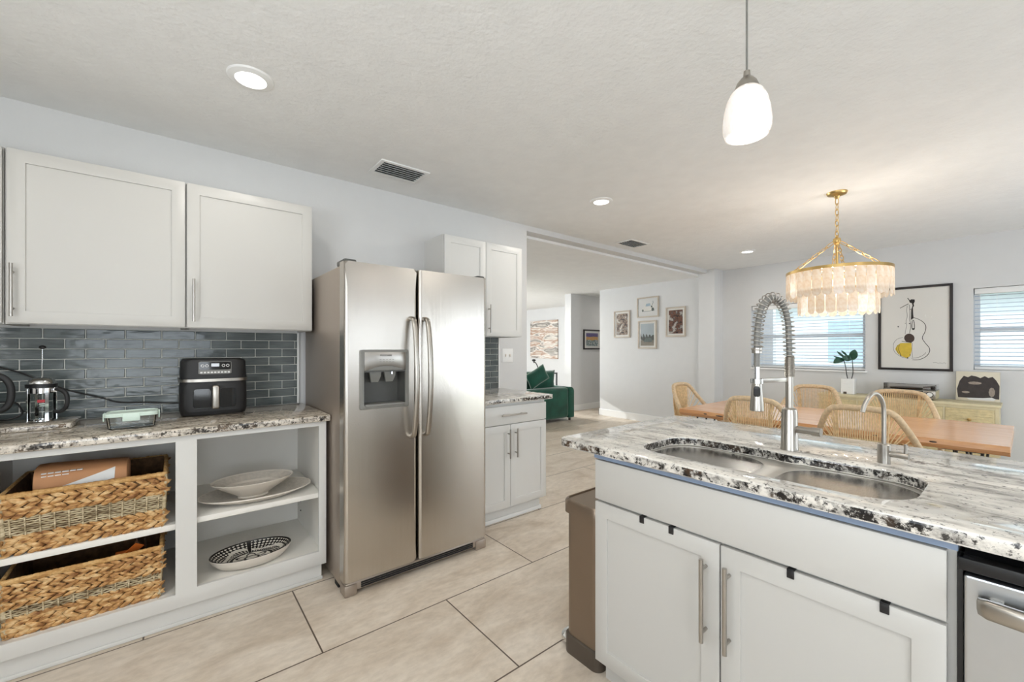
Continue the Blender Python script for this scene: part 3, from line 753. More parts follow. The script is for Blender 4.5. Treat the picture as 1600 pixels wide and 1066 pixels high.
for k in range(5):
    m.box(.872+k*.018, .880+k*.018, 2.2072, 2.2082, 1.238, 1.241); m.box(.87+k*.018, .882+k*.018, 2.2072, 2.2082, 1.226, 1.2285)
build('control_marks', m, 'inkgray', dp, 0)

# ================================================================ THINGS ON AND IN THE LEFT CABINET
# granite offcut under the french press
one('granite_board', MB().plate(rect(-.86, -.362, 2.80, 3.06), [], .9305, .955, 'z', .003, 0, 1), ['granite2', 'granedge2'], 'offcut granite board under the french press', 'board', (-.6, 2.9, .93))
# french press
fx, fy, fz = -.478, 2.935, .9555
fp = thing('french_press', 'glass french press with black handle on the granite board', 'french press', (fx, fy, fz))
build('beaker', MB().lathe([(.001, .006), (.042, .006), (.046, .012), (.046, .165), (.0485, .172), (.0455, .172), (.0435, .165), (.0435, .014), (.001, .010)], (fx, fy, fz), 32), 'clear', fp)
m = MB().lathe([(.047, .135), (.0485, .135), (.0485, .158), (.047, .158), (.047, .135)], (fx, fy, fz), 32)
bmesh.ops.delete(m.bm, geom=[f for f in m.bm.faces if len(f.verts) > 8], context='FACES')
build('collar', m, 'chrome', fp)
m = MB()
for k in range(4):
    a = radians(28+90*k); c, s_ = cos(a), sin(a); r = .0485
    m.box(-.006, .006, -.0013, .0013, .004, .158, mi=0)
    vs = m.bm.verts[-8:]
    bmesh.ops.transform(m.bm, matrix=Matrix.Translation((fx+r*c, fy+r*s_, fz)) @ Matrix.Rotation(a+pi/2, 4, 'Z'), verts=list(vs))
    m.ball((fx+r*c, fy+r*s_, fz+.004), .0045, seg=8, rings=6)
m.lathe([(.040, .004), (.048, .004), (.048, .009), (.040, .009), (.040, .004)], (fx, fy, fz), 32)
build('cage', m, 'chrome', fp)
build('lid', MB().lathe([(.001, .158), (.051, .158), (.052, .176), (.048, .180), (.046, .190), (.036, .202), (.02, .208), (.001, .209)], (fx, fy, fz), 32), 'chrome', fp)
build('lid_band', MB().lathe([(.0495, .160), (.0525, .160), (.053, .177), (.0495, .178)], (fx, fy, fz), 32), 'black', fp)
build('plunger_rod', MB().cyl((fx, fy, fz+.206), (fx+.002, fy, fz+.345), .0022, 8), 'chrome', fp)
build('plunger_knob', MB().ball((fx+.002, fy, fz+.350), (.0125, .0125, .009)), 'black', fp)
hd = Vector((.86, -.5, 0)).normalized(); hp = lambda r, z: (fx+hd.x*r, fy+hd.y*r, fz+z)
build('handle', MB().tube(catmull([hp(.050, .148), hp(.072, .150), hp(.098, .130), hp(.105, .095), hp(.096, .062), hp(.074, .045), hp(.052, .048)], 6), .0088, 12), 'blackm', fp)
build('handle_clips', MB().box(hp(.055, 0)[0]-.008, hp(.055, 0)[0]+.008, hp(.055, 0)[1]-.008, hp(.055, 0)[1]+.008, fz+.138, fz+.158, .003), 'chrome', fp)
lm = MB(); vd = Vector((fx, fy, 0)).normalized()*-1; sd = Vector((-vd.y, vd.x, 0))
def lab(u0, u1, z0, z1):
    n = 8; R = .0468; b = atan2(vd.y, vd.x); vs = []
    for k in range(n+1):
        a = b+(u0+(u1-u0)*k/n)/R; vs.append((fx+R*cos(a), fy+R*sin(a), fz+z0)); vs.append((fx+R*cos(a), fy+R*sin(a), fz+z1))
    lm.add(vs, [(2*k, 2*k+2, 2*k+3, 2*k+1) for k in range(n)])
lab(-.014, .018, .093, .106)
build('red_logo_band', lm, 'red', fp, 0)
lm = MB(); lab(-.008, .016, .084, .088); lab(-.006, .012, .076, .079); build('label_lines', lm, 'mint', fp, 0)

# kettle at the edge of the view: only its handle and body side show
kt = thing('electric_kettle', 'black kettle with looped handle cut off at the left of the view', 'kettle', (-.70, 2.82, .9555))
build('body', MB().lathe([(.001, 0), (.078, 0), (.082, .01), (.078, .09), (.066, .17), (.056, .2), (.03, .215), (.001, .218)], (-.72, 2.84, .9555), 28), 'black', kt)
build('handle', MB().tube(catmull([(-.665, 2.82, 1.165), (-.62, 2.81, 1.186), (-.575, 2.80, 1.178), (-.55, 2.795, 1.145), (-.545, 2.795, 1.10), (-.553, 2.795, 1.055), (-.58, 2.80, 1.030), (-.65, 2.82, 1.02)], 6), .0125, 12), 'blackm', kt)
build('lid_knob', MB().ball((-.72, 2.84, 1.18), (.014, .014, .012)), 'black', kt)

# air fryer
ax, ay = .186, 2.972
af = thing('air_fryer', 'black air fryer with two viewing windows on the tan granite countertop', 'air fryer', (ax, ay, .93))
rings = []
for (z, hx, hy) in ((.0, .138, .112), (.004, .150, .124), (.03, .157, .131), (.12, .157, .131), (.24, .154, .128), (.295, .151, .125), (.308, .144, .118), (.313, .130, .105)):
    rings.append([(x, y, .93+z) for x, y in superell(ax, ay, hx, hy, 4.6, 64)])
build('body', MB().loft(rings), 'blackm', af, 40)
def front(x, off=.0, p=4.6, hx=.157, hy=.131):
    t = min(1, abs(x-ax)/hx); return ay-hy*(max(0, 1-t**p))**(1/p)-off
def curved(x0, x1, z0, z1, off, thick=.004, n=14, r=0):
    """panel hugging the curved front"""
    m = MB(); A, B = [], []
    for k in range(n+1):
        x = x0+(x1-x0)*k/n; q = min(k, n-k)/n*(x1-x0); ins = (r-sqrt(max(0, r*r-(r-q)**2))) if q < r else 0
        f = front(x, off); A.append(((x, f, z0+ins), (x, f, z1-ins))); B.append(((x, f+thick, z0+ins), (x, f+thick, z1-ins)))
    v = [p for a in A for p in a]+[p for b in B for p in b]; N = 2*(n+1); fs = []
    for k in range(n):
        a = 2*k; fs += [(a, a+2, a+3, a+1), (N+a, N+a+1, N+a+3, N+a+2), (a, N+a, N+a+2, a+2), (a+1, a+3, N+a+3, N+a+1)]
    fs += [(0, 1, N+1, N), (2*n, N+2*n, N+2*n+1, 2*n+1)]
    return m.add(v, fs)
dr = build('drawer', curved(ax-.135, ax+.135, .955, 1.108, .004, .008, 20, .02), 'blackm', af)
build('handle', MB().box(ax-.018, ax+.018, front(ax)-.045, front(ax)-.012, .968, 1.098, .010, seg=3), 'nickel', dr)
build('handle_neck', MB().box(ax-.013, ax+.013, front(ax)-.02, front(ax)+.004, 1.0, 1.07), 'black', dr)
for s_ in (-1, 1):
    a, b = sorted((ax+s_*.020, ax+s_*.098)); build('viewing_window', curved(a, b, .972, 1.078, .0065, .004, 12, .014), 'darkglass', dr)
rg = []
for (z, o) in ((1.116, .0005), (1.117, .0035), (1.132, .0035), (1.133, .0005)): rg.append([(x, y, z) for x, y in superell(ax, ay, .157+o, .131+o, 4.6, 64)])
build('silver_band', MB().loft(rg, caps=(0, 0)), 'nickel', af, 40)
cp = build('control_panel', curved(ax-.075, ax+.075, 1.158, 1.228, .0015, .003, 12, .004), 'grayp', af)
build('display', curved(ax-.072, ax+.072, 1.182, 1.225, .003, .002, 12, .003), 'darkglass', cp)
build('digits', MB().box(ax-.018, ax+.018, front(ax)-.0045, front(ax)-.003, 1.200, 1.217), 'disp', cp, 0)
m = MB()
for k in (-2.6, -1.7, 1.7, 2.6):
    x = ax+k*.022; m.lathe([(.008, 0), (.008, .0015), (.0055, .0015), (.0055, 0), (.008, 0)], (x, front(x)-.0042, 1.205), 14, axis='y')
for k in range(9): x = ax-.062+k*.0155; m.box(x-.005, x+.005, front(x)-.0036, front(x)-.0016, 1.164, 1.172)
build('icons', m, 'paper', cp, 0)
cb = catmull([(-1.0, 3.09, 1.34), (-.633, 3.085, 1.208), (-.536, 3.085, 1.160), (-.431, 3.085, 1.097), (-.361, 3.085, 1.066), (-.285, 3.085, 1.037), (-.223, 3.085, 1.010), (-.107, 3.085, 1.000), (-.02, 3.083, .99), (.06, 3.07, .985)], 8)
one('power_cord', MB().tube(cb, .0038, 8), 'black', 'black power cord running along the tiles to the air fryer', 'cord', (-.2, 3.08, .99))
cb = catmull([(-.80, 3.05, .962), (-.68, 3.06, .9605), (-.60, 3.065, .962), (-.565, 3.075, .985), (-.575, 3.08, 1.02), (-.60, 3.085, 1.04), (-.7, 3.085, 1.05)], 8)
one('looped_cord', MB().tube(cb, .0038, 8), 'black', 'black cord looping against the tiles behind the kettle', 'cord', (-.6, 3.08, .96))

# glass food container with mint lid
gx, gy = -.145, 2.66
gc = thing('food_container', 'clear glass food container with pale mint lid', 'container', (gx, gy, .93))
o1 = lambda hx, hy, z: [(x, y, .9305+z) for x, y in rrect(gx, gy, hx, hy, .022, 5)]
build('glass_box', MB().loft([o1(.078, .055, 0), o1(.082, .059, .005), o1(.088, .064, .058), o1(.086, .062, .058), o1(.079, .056, .007)], caps=(1, 1)), 'clear', gc)
ld = build('lid', MB().loft([o1(.086, .062, .056), o1(.093, .069, .058), o1(.094, .070, .070), o1(.090, .066, .074), o1(.082, .058, .075), o1(.080, .056, .072)]), 'mint', gc)
for (x0, x1, y0, y1) in ((gx-.03, gx+.03, gy-.074, gy-.069), (gx+.0935, gx+.099, gy-.025, gy+.025), (gx-.099, gx-.0935, gy-.025, gy+.025)):
    build('clip', MB().box(x0, x1, y0, y1, .968, 1.003, .002), 'mint', ld)

# woven baskets
def basket(x0, x1, y0, y1, z0, z1, label, seed, bands):
    rn = random.Random(seed); b = thing('woven_basket', label, 'basket', ((x0+x1)/2, (y0+y1)/2, z0), 'woven baskets')
    tp = .012
    def wall_pt(side, u, z, off):                       # u 0..1 along the side; off = outward
        f = (z-z0)/(z1-z0); e = -tp*(1-f)
        X0, X1, Y0, Y1 = x0-e, x1+e, y0-e, y1+e
        if side == 0: return Vector((X0+(X1-X0)*u, Y0-off, z)), Vector((1, 0, 0)), Vector((0, -1, 0))
        if side == 1: return Vector((X1+off, Y0+(Y1-Y0)*u, z)), Vector((0, 1, 0)), Vector((1, 0, 0))
        if side == 2: return Vector((X1-(X1-X0)*u, Y1+off, z)), Vector((-1, 0, 0)), Vector((0, 1, 0))
        return Vector((X0-off, Y1-(Y1-Y0)*u, z)), Vector((0, -1, 0)), Vector((-1, 0, 0))
    W = .012
    ln = MB().plate(rect(x0+W+tp, x1-W-tp, y0+W+tp, y1-W-tp), [], z0+.002, z0+.012)
    ln.loft([[(x0+W+e, y0+W+e, z), (x1-W-e, y0+W+e, z), (x1-W-e, y1-W-e, z), (x0+W+e, y1-W-e, z)] for (z, e) in ((z0+.004, tp-.008), (z1-.006, -.008))], caps=(0, 0))
    ln.loft([[(x0+W+e, y0+W+e, z), (x1-W-e, y0+W+e, z), (x1-W-e, y1-W-e, z), (x0+W+e, y1-W-e, z)] for (z, e) in ((z0+.012, tp), (z1-.004, 0))], caps=(0, 0))
    build('lining', ln, 'wickd', b, 0)
    wv = MB(); sg = MB()
    def pad(c, d, nrm, L, w, th):
        v = nrm.cross(d).normalized(); rs = []
        for (t, k) in ((-1, .12), (-.6, .78), (0, 1), (.6, .78), (1, .12)):
            bend = -th*.55*t*t
            rs.append([c+d*(t*L/2)+v*(cos(a)*w/2*k)+nrm*(sin(a)*th/2*k+bend) for a in [2*pi*j/6 for j in range(6)]])
        wv.loft(rs)
    H = z1-z0-.026; z = z0+.002; prevk = None
    for kind, fr_ in bands:
        h = H*fr_
        if kind == 's': build('braided_band', wv, 'wick', b, 60); wv = MB()
        for side in range(4):
            L = (x1-x0) if side % 2 == 0 else (y1-y0)
            if kind == 'b':
                rows = 2
                for r in range(rows):
                    n = int(L/.036); zz = z+h*(r+.5)/rows
                    for k in range(n+1):
                        u = (k+.25+.1*rn.random())/(n+.5); p, d, nr = wall_pt(side, u, zz, .002); a = radians((27 if r == 0 else -27)+rn.uniform(-9, 9))
                        dd = (d*cos(a)+Vector((0, 0, 1))*sin(a)).normalized()
                        pad(p+nr*rn.uniform(-.002, .004), dd, nr, .062*rn.uniform(.85, 1.15), h/rows*1.05*rn.uniform(.85, 1.15), .013)
            else:
                n = max(3, int(h/.0085))
                for r in range(n):
                    zz = z+h*(r+.5)/n; pts = []
                    N = int(L/.008)
                    for k in range(N+1):
                        p, d, nr = wall_pt(side, k/N, zz, 0); pts.append(p+nr*(.0035*sin(pi*k/2+r*pi))+Vector((0, 0, rn.uniform(-.0012, .0012))))
                    sg.tube(pts, .0036, 5)
                n = int(L/.045)
                for k in range(n+1):
                    p, d, nr = wall_pt(side, (k+.5)/(n+1), z, .006); q, d, nr = wall_pt(side, (k+.5)/(n+1), z+h, .006); sg.tube([p, (p+q)/2, q], .0032, 5)
        z += h
    build('braided_band', wv, 'wick', b, 60)
    for side in range(4):                               # corner posts
        p, d, nr = wall_pt(side, 0, z0+.006, 0); q, d, nr = wall_pt(side, 0, z1-.01, 0); sg.tube([p, q], .008, 8)
    build('seagrass_band', sg, 'sea', b, 60)
    rm = MB()
    for side in range(4):
        L = (x1-x0) if side % 2 == 0 else (y1-y0); n = int(L/.017)
        for k in range(n):
            u0, u1 = k/n, (k+1)/n; p, d, nr = wall_pt(side, (u0+u1)/2, z1-.012, -.002)
            c = p; v = d*(L/n*.49); hgt = .012+rn.uniform(-.0008, .0012); th = .009
            ring = lambda s2, kk: [c+v*s2+nr*(cos(a)*th*kk)+Vector((0, 0, sin(a)*hgt*kk)) for a in [2*pi*j/8 for j in range(8)]]
            rm.loft([ring(-1, .9), ring(-.6, 1), ring(.6, 1), ring(1, .9)])
    build('wrapped_rim', rm, 'rim', b, 60)
    return b
basket(-.522, -.022, 2.515, 2.93, .479, .730, 'woven basket on the upper shelf with a brown paper parcel inside', 1, [('b', .17), ('b', .17), ('s', .32), ('b', .17), ('b', .17)])
basket(-.520, -.036, 2.515, 2.93, .155, .394, 'woven basket on the bottom shelf with an orange card inside', 2, [('b', .19), ('b', .19), ('s', .17), ('b', .15), ('b', .15), ('b', .15)])
# kraft parcel in the upper basket
kp = thing('paper_parcel', 'brown paper parcel with a white diagonal stripe in the upper basket', 'parcel', (-.285, 2.66, .62))
sec = lambda x, sc: [(x, 2.655+c*.095*sc, .708+s2*.086*sc+.03*(x+.285)/-.15*.3) for c, s2 in superell(0, 0, 1, 1, 3.2, 28)]
build('body', MB().loft([sec(-.445, .86), sec(-.442, .96), sec(-.41, 1), sec(-.185, 1), sec(-.160, .97), sec(-.155, .85)]), 'kraft', kp)
m = MB(); yf = 2.5595
def parcel_y(x, z):
    s2 = min(.98, abs((z-.03*(x+.285)/-.15*.3-.708)/.086)); return 2.655-.095*(1-s2**3.2)**(1/3.2)-.0012
G = []
for i in range(11):
    for j in range(6):
        u, v = i/10, j/5; a = Vector((-.40, .708)).lerp(Vector((-.197, .772)), u); b = Vector((-.375, .690)).lerp(Vector((-.199, .725)), u); q = a.lerp(b, v); G.append((q.x, parcel_y(q.x, q.y), q.y))
m.add(G, [(6*i+j, 6*i+j+1, 6*i+j+7, 6*i+j+6) for i in range(10) for j in range(5)])
build('stripe', m, 'paper', kp, 0)
m = MB()
for (x0, x1, z) in ((-.42, -.30, .778), (-.42, -.34, .766)):
    x = x0; q = random.Random(5)
    while x < x1: w = q.uniform(.006, .02); m.box(x, min(x1, x+w), yf+.006, yf+.03, z, z+.0035); x += w+.004
build('print_lines', m, 'paper', kp, 0)
oc1 = MB().box(-.018, .018, -.002, .002, 0, .07); oc1.xf(Matrix.Translation((-.160, 2.60, .352)) @ Matrix.Rotation(radians(28), 4, 'X') @ Matrix.Rotation(radians(40), 4, 'Y'))
oc1.box(-.2, -.13, 2.59, 2.625, .17, .368)
one('orange_card', oc1, 'orange', 'orange card poking out of the bottom basket', 'card', (-.16, 2.60, .168))
m = MB().cyl((-.105, 2.66, .17), (-.128, 2.64, .405), .004, 8).cyl((-.09, 2.66, .17), (-.10, 2.645, .40), .004, 8).box(-.118, -.075, 2.645, 2.675, .168, .30)
one('kitchen_tool', m, 'nickel', 'small metal tool standing in the bottom basket', 'tool', (-.1, 2.66, .168))

# plates and bowls
def dish(prof, c, sx, sy, name, mat, parent, rot=0): return build(name, MB().lathe(prof, c, 56, sx=sx, sy=sy, rot=rot), mat, parent, 50)
c = (.365, 2.665, .4885)
pl = thing('oval_platter', 'large oval greige platter with embossed rim on the cabinet shelf', 'platter', c)
dish([(.001, .002), (.55, .002), (.60, .0), (.66, .004), (.97, .030), (1.0, .036), (.985, .039), (.66, .012), (.60, .009), (.001, .008)], c, .265, .165, 'plate', 'relief', pl)
dish([(.985, .0335), (1.008, .036), (1.0, .041), (.98, .0385), (.985, .0335)], c, .265, .165, 'edge', 'ceramic', pl)
c = (.345, 2.665, .4985)
bw = thing('footed_bowl', 'oval cream bowl standing on the large oval platter', 'bowl', c)
dish([(.001, .0), (.36, .0), (.38, .004), (.37, .012), (.45, .022), (.72, .055), (.98, .090), (1.0, .094), (.985, .096), (.93, .090), (.70, .062), (.45, .034), (.001, .026)], c, .195, .135, 'bowl_body', 'ceramic', bw)
dish([(.70, .0625), (.93, .0915), (.925, .0925), (.69, .0635), (.70, .0625)], c, .195, .135, 'embossed_rim', 'relief', bw)
dish([(.001, .0275), (.44, .0355), (.62, .0525), (.61, .054), (.43, .037), (.001, .029)], c, .195, .135, 'embossed_well', 'relief', bw)
def pattern():
    t = NT('black_lattice_glaze')
    o = t.obj((1/.19, 1/.125, 1)); sp = t.n('SeparateXYZ', None, _0=o)
    def mth(op, a, b=None):
        n = t.n('Math', {'operation': op}); t.set(n, 0, a); 
        if b is not None: t.set(n, 1, b)
        return n
    X, Y = sp.outputs[0], sp.outputs[1]
    r = mth('SQRT', mth('ADD', mth('MULTIPLY', X, X), mth('MULTIPLY', Y, Y))); a = mth('ARCTAN2', Y, X)
    u = mth('MULTIPLY', a, 26.0); v = mth('MULTIPLY', r, 46.0)
    d1 = mth('SINE', mth('ADD', u, v)); d2 = mth('SINE', mth('SUBTRACT', u, v))
    lat = mth('GREATER_THAN', mth('MULTIPLY', d1, d2), .16)
    z1 = mth('ABSOLUTE', mth('SINE', mth('MULTIPLY', a, 3.0)))
    tri = mth('SUBTRACT', r, mth('ADD', mth('MULTIPLY', z1, .22), .18)); band = mth('LESS_THAN', mth('ABSOLUTE', tri), .035)
    dot = mth('LESS_THAN', mth('ABSOLUTE', mth('SUBTRACT', r, .17)), .03)
    cen = mth('SUBTRACT', 1.0, mth('MAXIMUM', band, dot))
    inr = mth('LESS_THAN', r, .46); ring = mth('GREATER_THAN', mth('ABSOLUTE', mth('SUBTRACT', r, .48)), .025)
    seg = mth('GREATER_THAN', mth('ABSOLUTE', mth('SINE', mth('MULTIPLY', a, 2.0))), .12)
    leaf = mth('LESS_THAN', mth('ABSOLUTE', mth('SUBTRACT', r, mth('ADD', .72, mth('MULTIPLY', mth('SINE', mth('MULTIPLY', a, 4.0)), .08)))), .045)
    lat2 = mth('MAXIMUM', lat, leaf)
    w = mth('ADD', mth('MULTIPLY', inr, cen), mth('MULTIPLY', mth('SUBTRACT', 1.0, inr), mth('MULTIPLY', lat2, seg)))
    w = mth('MULTIPLY', w, ring); w = mth('MULTIPLY', w, mth('LESS_THAN', r, .955))
    t.pbr(Base_Color=t.mix(w, srgb(28, 26, 25), srgb(226, 220, 208)), Roughness=.25); return t.m
M['lattice'] = pattern()
c = (.335, 2.645, .1555)
bw = thing('patterned_bowl', 'shallow oval bowl with black and white lattice pattern on the cabinet floor', 'bowl', c)
dish([(.001, .0), (.70, .0), (.80, .006), (.95, .036), (1.0, .058), (.985, .060), (.93, .042), (.78, .021), (.001, .009)], c, .19, .125, 'bowl_body', 'ceramic', bw)
dish([(.001, .014), (.60, .016), (.78, .026), (.92, .046), (.985, .061), (.996, .060), (.93, .043), (.78, .022), (.001, .010)], c, .19, .125, 'glazed_inside', 'lattice', bw)

# ================================================================ ISLAND
XI = 1.27
ic = thing('island_sink_cabinet', 'white island base cabinet under the sink', 'cabinet', (1.7, .58, 0))
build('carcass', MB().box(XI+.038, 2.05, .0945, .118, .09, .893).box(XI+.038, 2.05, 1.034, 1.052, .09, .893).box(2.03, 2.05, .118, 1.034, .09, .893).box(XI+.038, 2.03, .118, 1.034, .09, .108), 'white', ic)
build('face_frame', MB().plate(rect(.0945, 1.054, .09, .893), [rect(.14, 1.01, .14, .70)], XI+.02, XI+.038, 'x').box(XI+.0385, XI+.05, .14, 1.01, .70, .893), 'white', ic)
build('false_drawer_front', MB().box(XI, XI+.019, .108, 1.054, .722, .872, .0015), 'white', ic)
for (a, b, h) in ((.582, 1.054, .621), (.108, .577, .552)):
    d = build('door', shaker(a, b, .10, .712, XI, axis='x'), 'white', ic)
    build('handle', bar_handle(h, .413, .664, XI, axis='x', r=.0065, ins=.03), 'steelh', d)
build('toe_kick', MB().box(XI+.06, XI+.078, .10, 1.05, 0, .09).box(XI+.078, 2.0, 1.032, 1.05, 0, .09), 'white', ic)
build('support_strip', MB().box(XI+.004, XI+.06, .092, 1.062, .8765, .8935), 'blue', ic)
for (y, lb) in ((.846, 'black over-door hook at the left end of the island sink cabinet'), (.736, 'black over-door hook beside the handle of the left sink cabinet door'), (.395, 'black over-door hook nearer the handle of the right sink cabinet door'), (.207, 'black over-door hook nearest the dishwasher')):
    m = MB().box(XI-.004, XI-.0008, y-.0085, y+.0085, .692, .7165, .0015).box(XI-.004, XI+.021, y-.0085, y+.0085, .7130, .7165, .001)
    one('over_door_hook', m, 'hook', lb, 'hook', (XI-.002, y, .7045), 'over-door hooks on the sink cabinet')
# dishwasher
dw = thing('dishwasher', 'stainless dishwasher right of the island sink cabinet', 'dishwasher', (1.6, -.23, 0))
build('tub', MB().box(XI+.045, 1.85, -.535, .086, .02, .862), 'dark', dw, 0)
build('door', MB().box(XI-.012, XI+.02, -.53, .083, .115, .838, .006), 'steel2', dw, wn=True)
build('control_strip', MB().box(XI-.004, XI+.03, -.535, .092, .842, .868, .003), 'black', dw)
build('side_gasket', MB().box(XI+.0, XI+.034, .0845, .0925, .1, .868), 'black', dw, 0)
build('toe_panel', MB().box(XI+.05, XI+.07, -.53, .052, .0, .1), 'black', dw, 0)
hr = []
for (y, x, hx, hz) in ((.064, -.030, .004, .008), (.062, -.034, .010, .015), (.050, -.040, .012, .0185), (0, -.044, .012, .0185), (-.22, -.050, .012, .0185), (-.44, -.044, .012, .0185), (-.49, -.040, .012, .0185), (-.502, -.034, .010, .015), (-.504, -.030, .004, .008)):
    hr.append([(XI+x+hx*a, y, .792+hz*b) for a, b in superell(0, 0, 1, 1, 3, 20)])
build('handle', MB().loft(hr), 'nickel', dw, 50)
build('handle_posts', MB().box(XI-.04, XI-.008, .028, .048, .780, .804, .003), 'nickel', dw)
en = thing('island_end_cabinet', 'white island cabinet past the dishwasher', 'cabinet', (1.6, -.9, 0))
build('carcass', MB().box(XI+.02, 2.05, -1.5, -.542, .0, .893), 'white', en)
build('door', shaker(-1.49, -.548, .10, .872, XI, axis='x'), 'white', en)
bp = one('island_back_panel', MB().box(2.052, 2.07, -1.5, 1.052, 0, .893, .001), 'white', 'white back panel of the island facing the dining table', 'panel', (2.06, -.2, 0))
# countertop with the sink cut-out
it = thing('island_countertop', 'white and black granite countertop of the island with the sink cut-out', 'countertop', (1.7, .3, .895))
outer = [(1.25, -1.52), (2.165, -1.52), (2.165, 1.235-.03)]
outer += [(2.165-.03+.03*cos(radians(a)), 1.205+.03*sin(radians(a))) for a in (0, 30, 60, 90)][1:]
outer += [(1.25+.035-.035*sin(radians(a)), 1.20+.035*cos(radians(a))) for a in (0, 22, 45, 68, 90)]
sh = []
SC = (1.5155, .553); 
# opening: two bowls side by side, the back edge dips forward between them
def corner(cx_, cy_, rx, ry, a0, a1, n=7): return [(cx_+rx*cos(radians(a0+(a1-a0)*k/n)), cy_+ry*sin(radians(a0+(a1-a0)*k/n))) for k in range(n+1)]
sh += corner(1.60, .265, .088, .092, -90, 0)          # far right corner
sh += corner(1.70, .53, -.020, .05, -90, 90)[1:-1]     # slight waist at the back between the bowls
sh += corner(1.59, .835, .098, .102, 0, 90)
sh += corner(1.46, .835, .118, .102, 90, 180)
sh += corner(1.330, .545, .012, .05, 90, -90)[1:-1] 
sh += corner(1.46, .285, .118, .112, 180, 270)
m = MB().plate(outer, [sh], .895, .93, 'z', .005, 0, 1)
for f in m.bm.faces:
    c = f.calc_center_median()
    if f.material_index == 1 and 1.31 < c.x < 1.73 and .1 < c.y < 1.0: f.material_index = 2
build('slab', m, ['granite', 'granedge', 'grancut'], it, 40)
def offs(poly, d):
    c = Vector((sum(p[0] for p in poly)/len(poly), sum(p[1] for p in poly)/len(poly)))
    n = len(poly); o = []
    for i in range(n):
        a, b = Vector(poly[i-1]), Vector(poly[(i+1) % n]); t = (b-a).normalized(); nr = Vector((t.y, -t.x)); o.append(tuple(Vector(poly[i])+nr*d))
    return o
sk = thing('undermount_sink', 'double bowl stainless undermount sink in the island', 'sink', (1.515, .553, .70))
b1 = rrect(1.512, .750, .172, .180, .135, 8); b2 = rrect(1.512, .336, .172, .166, .135, 8)
build('flange', MB().plate(rect(1.30, 1.725, .115, .985), [b1, b2], .884, .8945, 'z', .003), 'sinkrim', sk)
for (cy_, hy) in ((.750, .180), (.336, .166)):
    R = lambda d, z, rr_: [(x, y, z) for x, y in rrect(1.512, cy_, .172-d, hy-d, min(rr_+.04, .172-d-.002, hy-d-.002), 8)]
    bl = build('bowl', MB().loft([R(0, .893, .095), R(.004, .880, .093), R(.008, .78, .09), R(.014, .735, .085), R(.035, .715, .07), R(.08, .708, .045), R(.08, .700, .045), R(.03, .705, .07), R(.008, .73, .088), R(.002, .78, .093), R(-.003, .886, .097)], caps=(1, 0)), 'sink', sk, 50)
    build('drain', MB().lathe([(.001, .7095), (.028, .7095), (.038, .7125), (.042, .711), (.042, .7085), (.001, .7085)], (1.53, cy_, 0)), 'nickel', bl)
# spring faucet
FX, FY = 1.752, .549
fa = thing('spring_faucet', 'tall brushed nickel spring faucet behind the sink', 'faucet', (FX, FY, .93))
build('base', MB().lathe([(.001, .9302), (.0285, .9302), (.0285, .936), (.027, .94), (.0255, 1.06), (.0235, 1.078), (.016, 1.084), (.001, 1.084)], (FX, FY, 0), 32), 'nickel', fa)
build('riser', MB().cyl((FX, FY, 1.08), (FX, FY, 1.20), .0125, 20), 'nickel', fa)
kn = MB()
prof = []
for k in range(22): prof += [(.0165, 1.197+.0034*k), (.0150, 1.1987+.0034*k)]
kn.lathe([(.001, 1.195)]+prof+[(.001, 1.272)], (FX, FY, 0), 24)
build('knurled_sleeve', kn, 'steelh', fa)
hdx, hdy = 1.612, .606
arcp = catmull([(FX, FY, 1.268), (FX-.002, FY+.001, 1.33), (FX-.008, FY+.003, 1.40), (FX-.028, FY+.011, 1.455), (FX-.068, FY+.028, 1.484), (hdx+.028, hdy-.012, 1.462), (hdx+.008, hdy-.003, 1.405), (hdx+.001, hdy, 1.345), (hdx, hdy, 1.295), (hdx, hdy, 1.235)], 10)
build('hose', MB().tube(arcp, .0098, 14), 'grayp', fa)
# spring around the hose
acc = [0]
for i in range(1, len(arcp)): acc.append(acc[-1]+(arcp[i]-arcp[i-1]).length)
def along(s_):
    s_ = max(0, min(acc[-1]-1e-6, s_)); i = max(j for j in range(len(acc)) if acc[j] <= s_); i = min(i, len(arcp)-2)
    f = (s_-acc[i])/(acc[i+1]-acc[i] or 1); return arcp[i].lerp(arcp[i+1], f), (arcp[i+1]-arcp[i]).normalized()
Lc = acc[-1]-.062; turns = 30; sp = []; pv = Vector((hdx-FX, hdy-FY, 0)).normalized(); side = Vector((-pv.y, pv.x, 0))
for k in range(turns*16+1):
    p, t = along(.004+Lc*k/(turns*16)); a = 2*pi*k/16; n2 = side.cross(t).normalized(); sp.append(p+(side*cos(a)+n2*sin(a))*.0185)
build('spring', MB().tube(sp, .0019, 7), 'steelh', fa, 60)
build('lower_collar', MB().lathe([(.011, 1.283), (.0165, 1.283), (.0165, 1.302), (.011, 1.302), (.011, 1.283)], (hdx, hdy, 0), 24), 'nickel', fa)
build('spray_neck', MB().cyl((hdx, hdy, 1.185), (hdx, hdy, 1.24), .0085, 16), 'chrome', fa)
shd = build('spray_head', MB().lathe([(.001, 1.190), (.0135, 1.189), (.0150, 1.180), (.0165, 1.170), (.0225, 1.085), (.0225, 1.080), (.019, 1.078), (.001, 1.080)], (hdx, hdy, 0), 28), 'nickel', fa)
vd = Vector((-hdx, -hdy, 0)).normalized(); sd = Vector((-vd.y, vd.x, 0))
bt = MB(True); bt.plate(rrect(0, 0, .0105, .019, .0095, 6), [], -.003, .003, 'y', .0015)
bt.xf(Matrix.Translation(Vector((hdx, hdy, 1.148))+vd*.0175-wloc(shd)) @ Matrix.Rotation(atan2(vd.y, vd.x)+pi/2, 4, 'Z') @ Matrix.Rotation(radians(4), 4, 'X'))
build('spray_button', bt, 'black', shd)
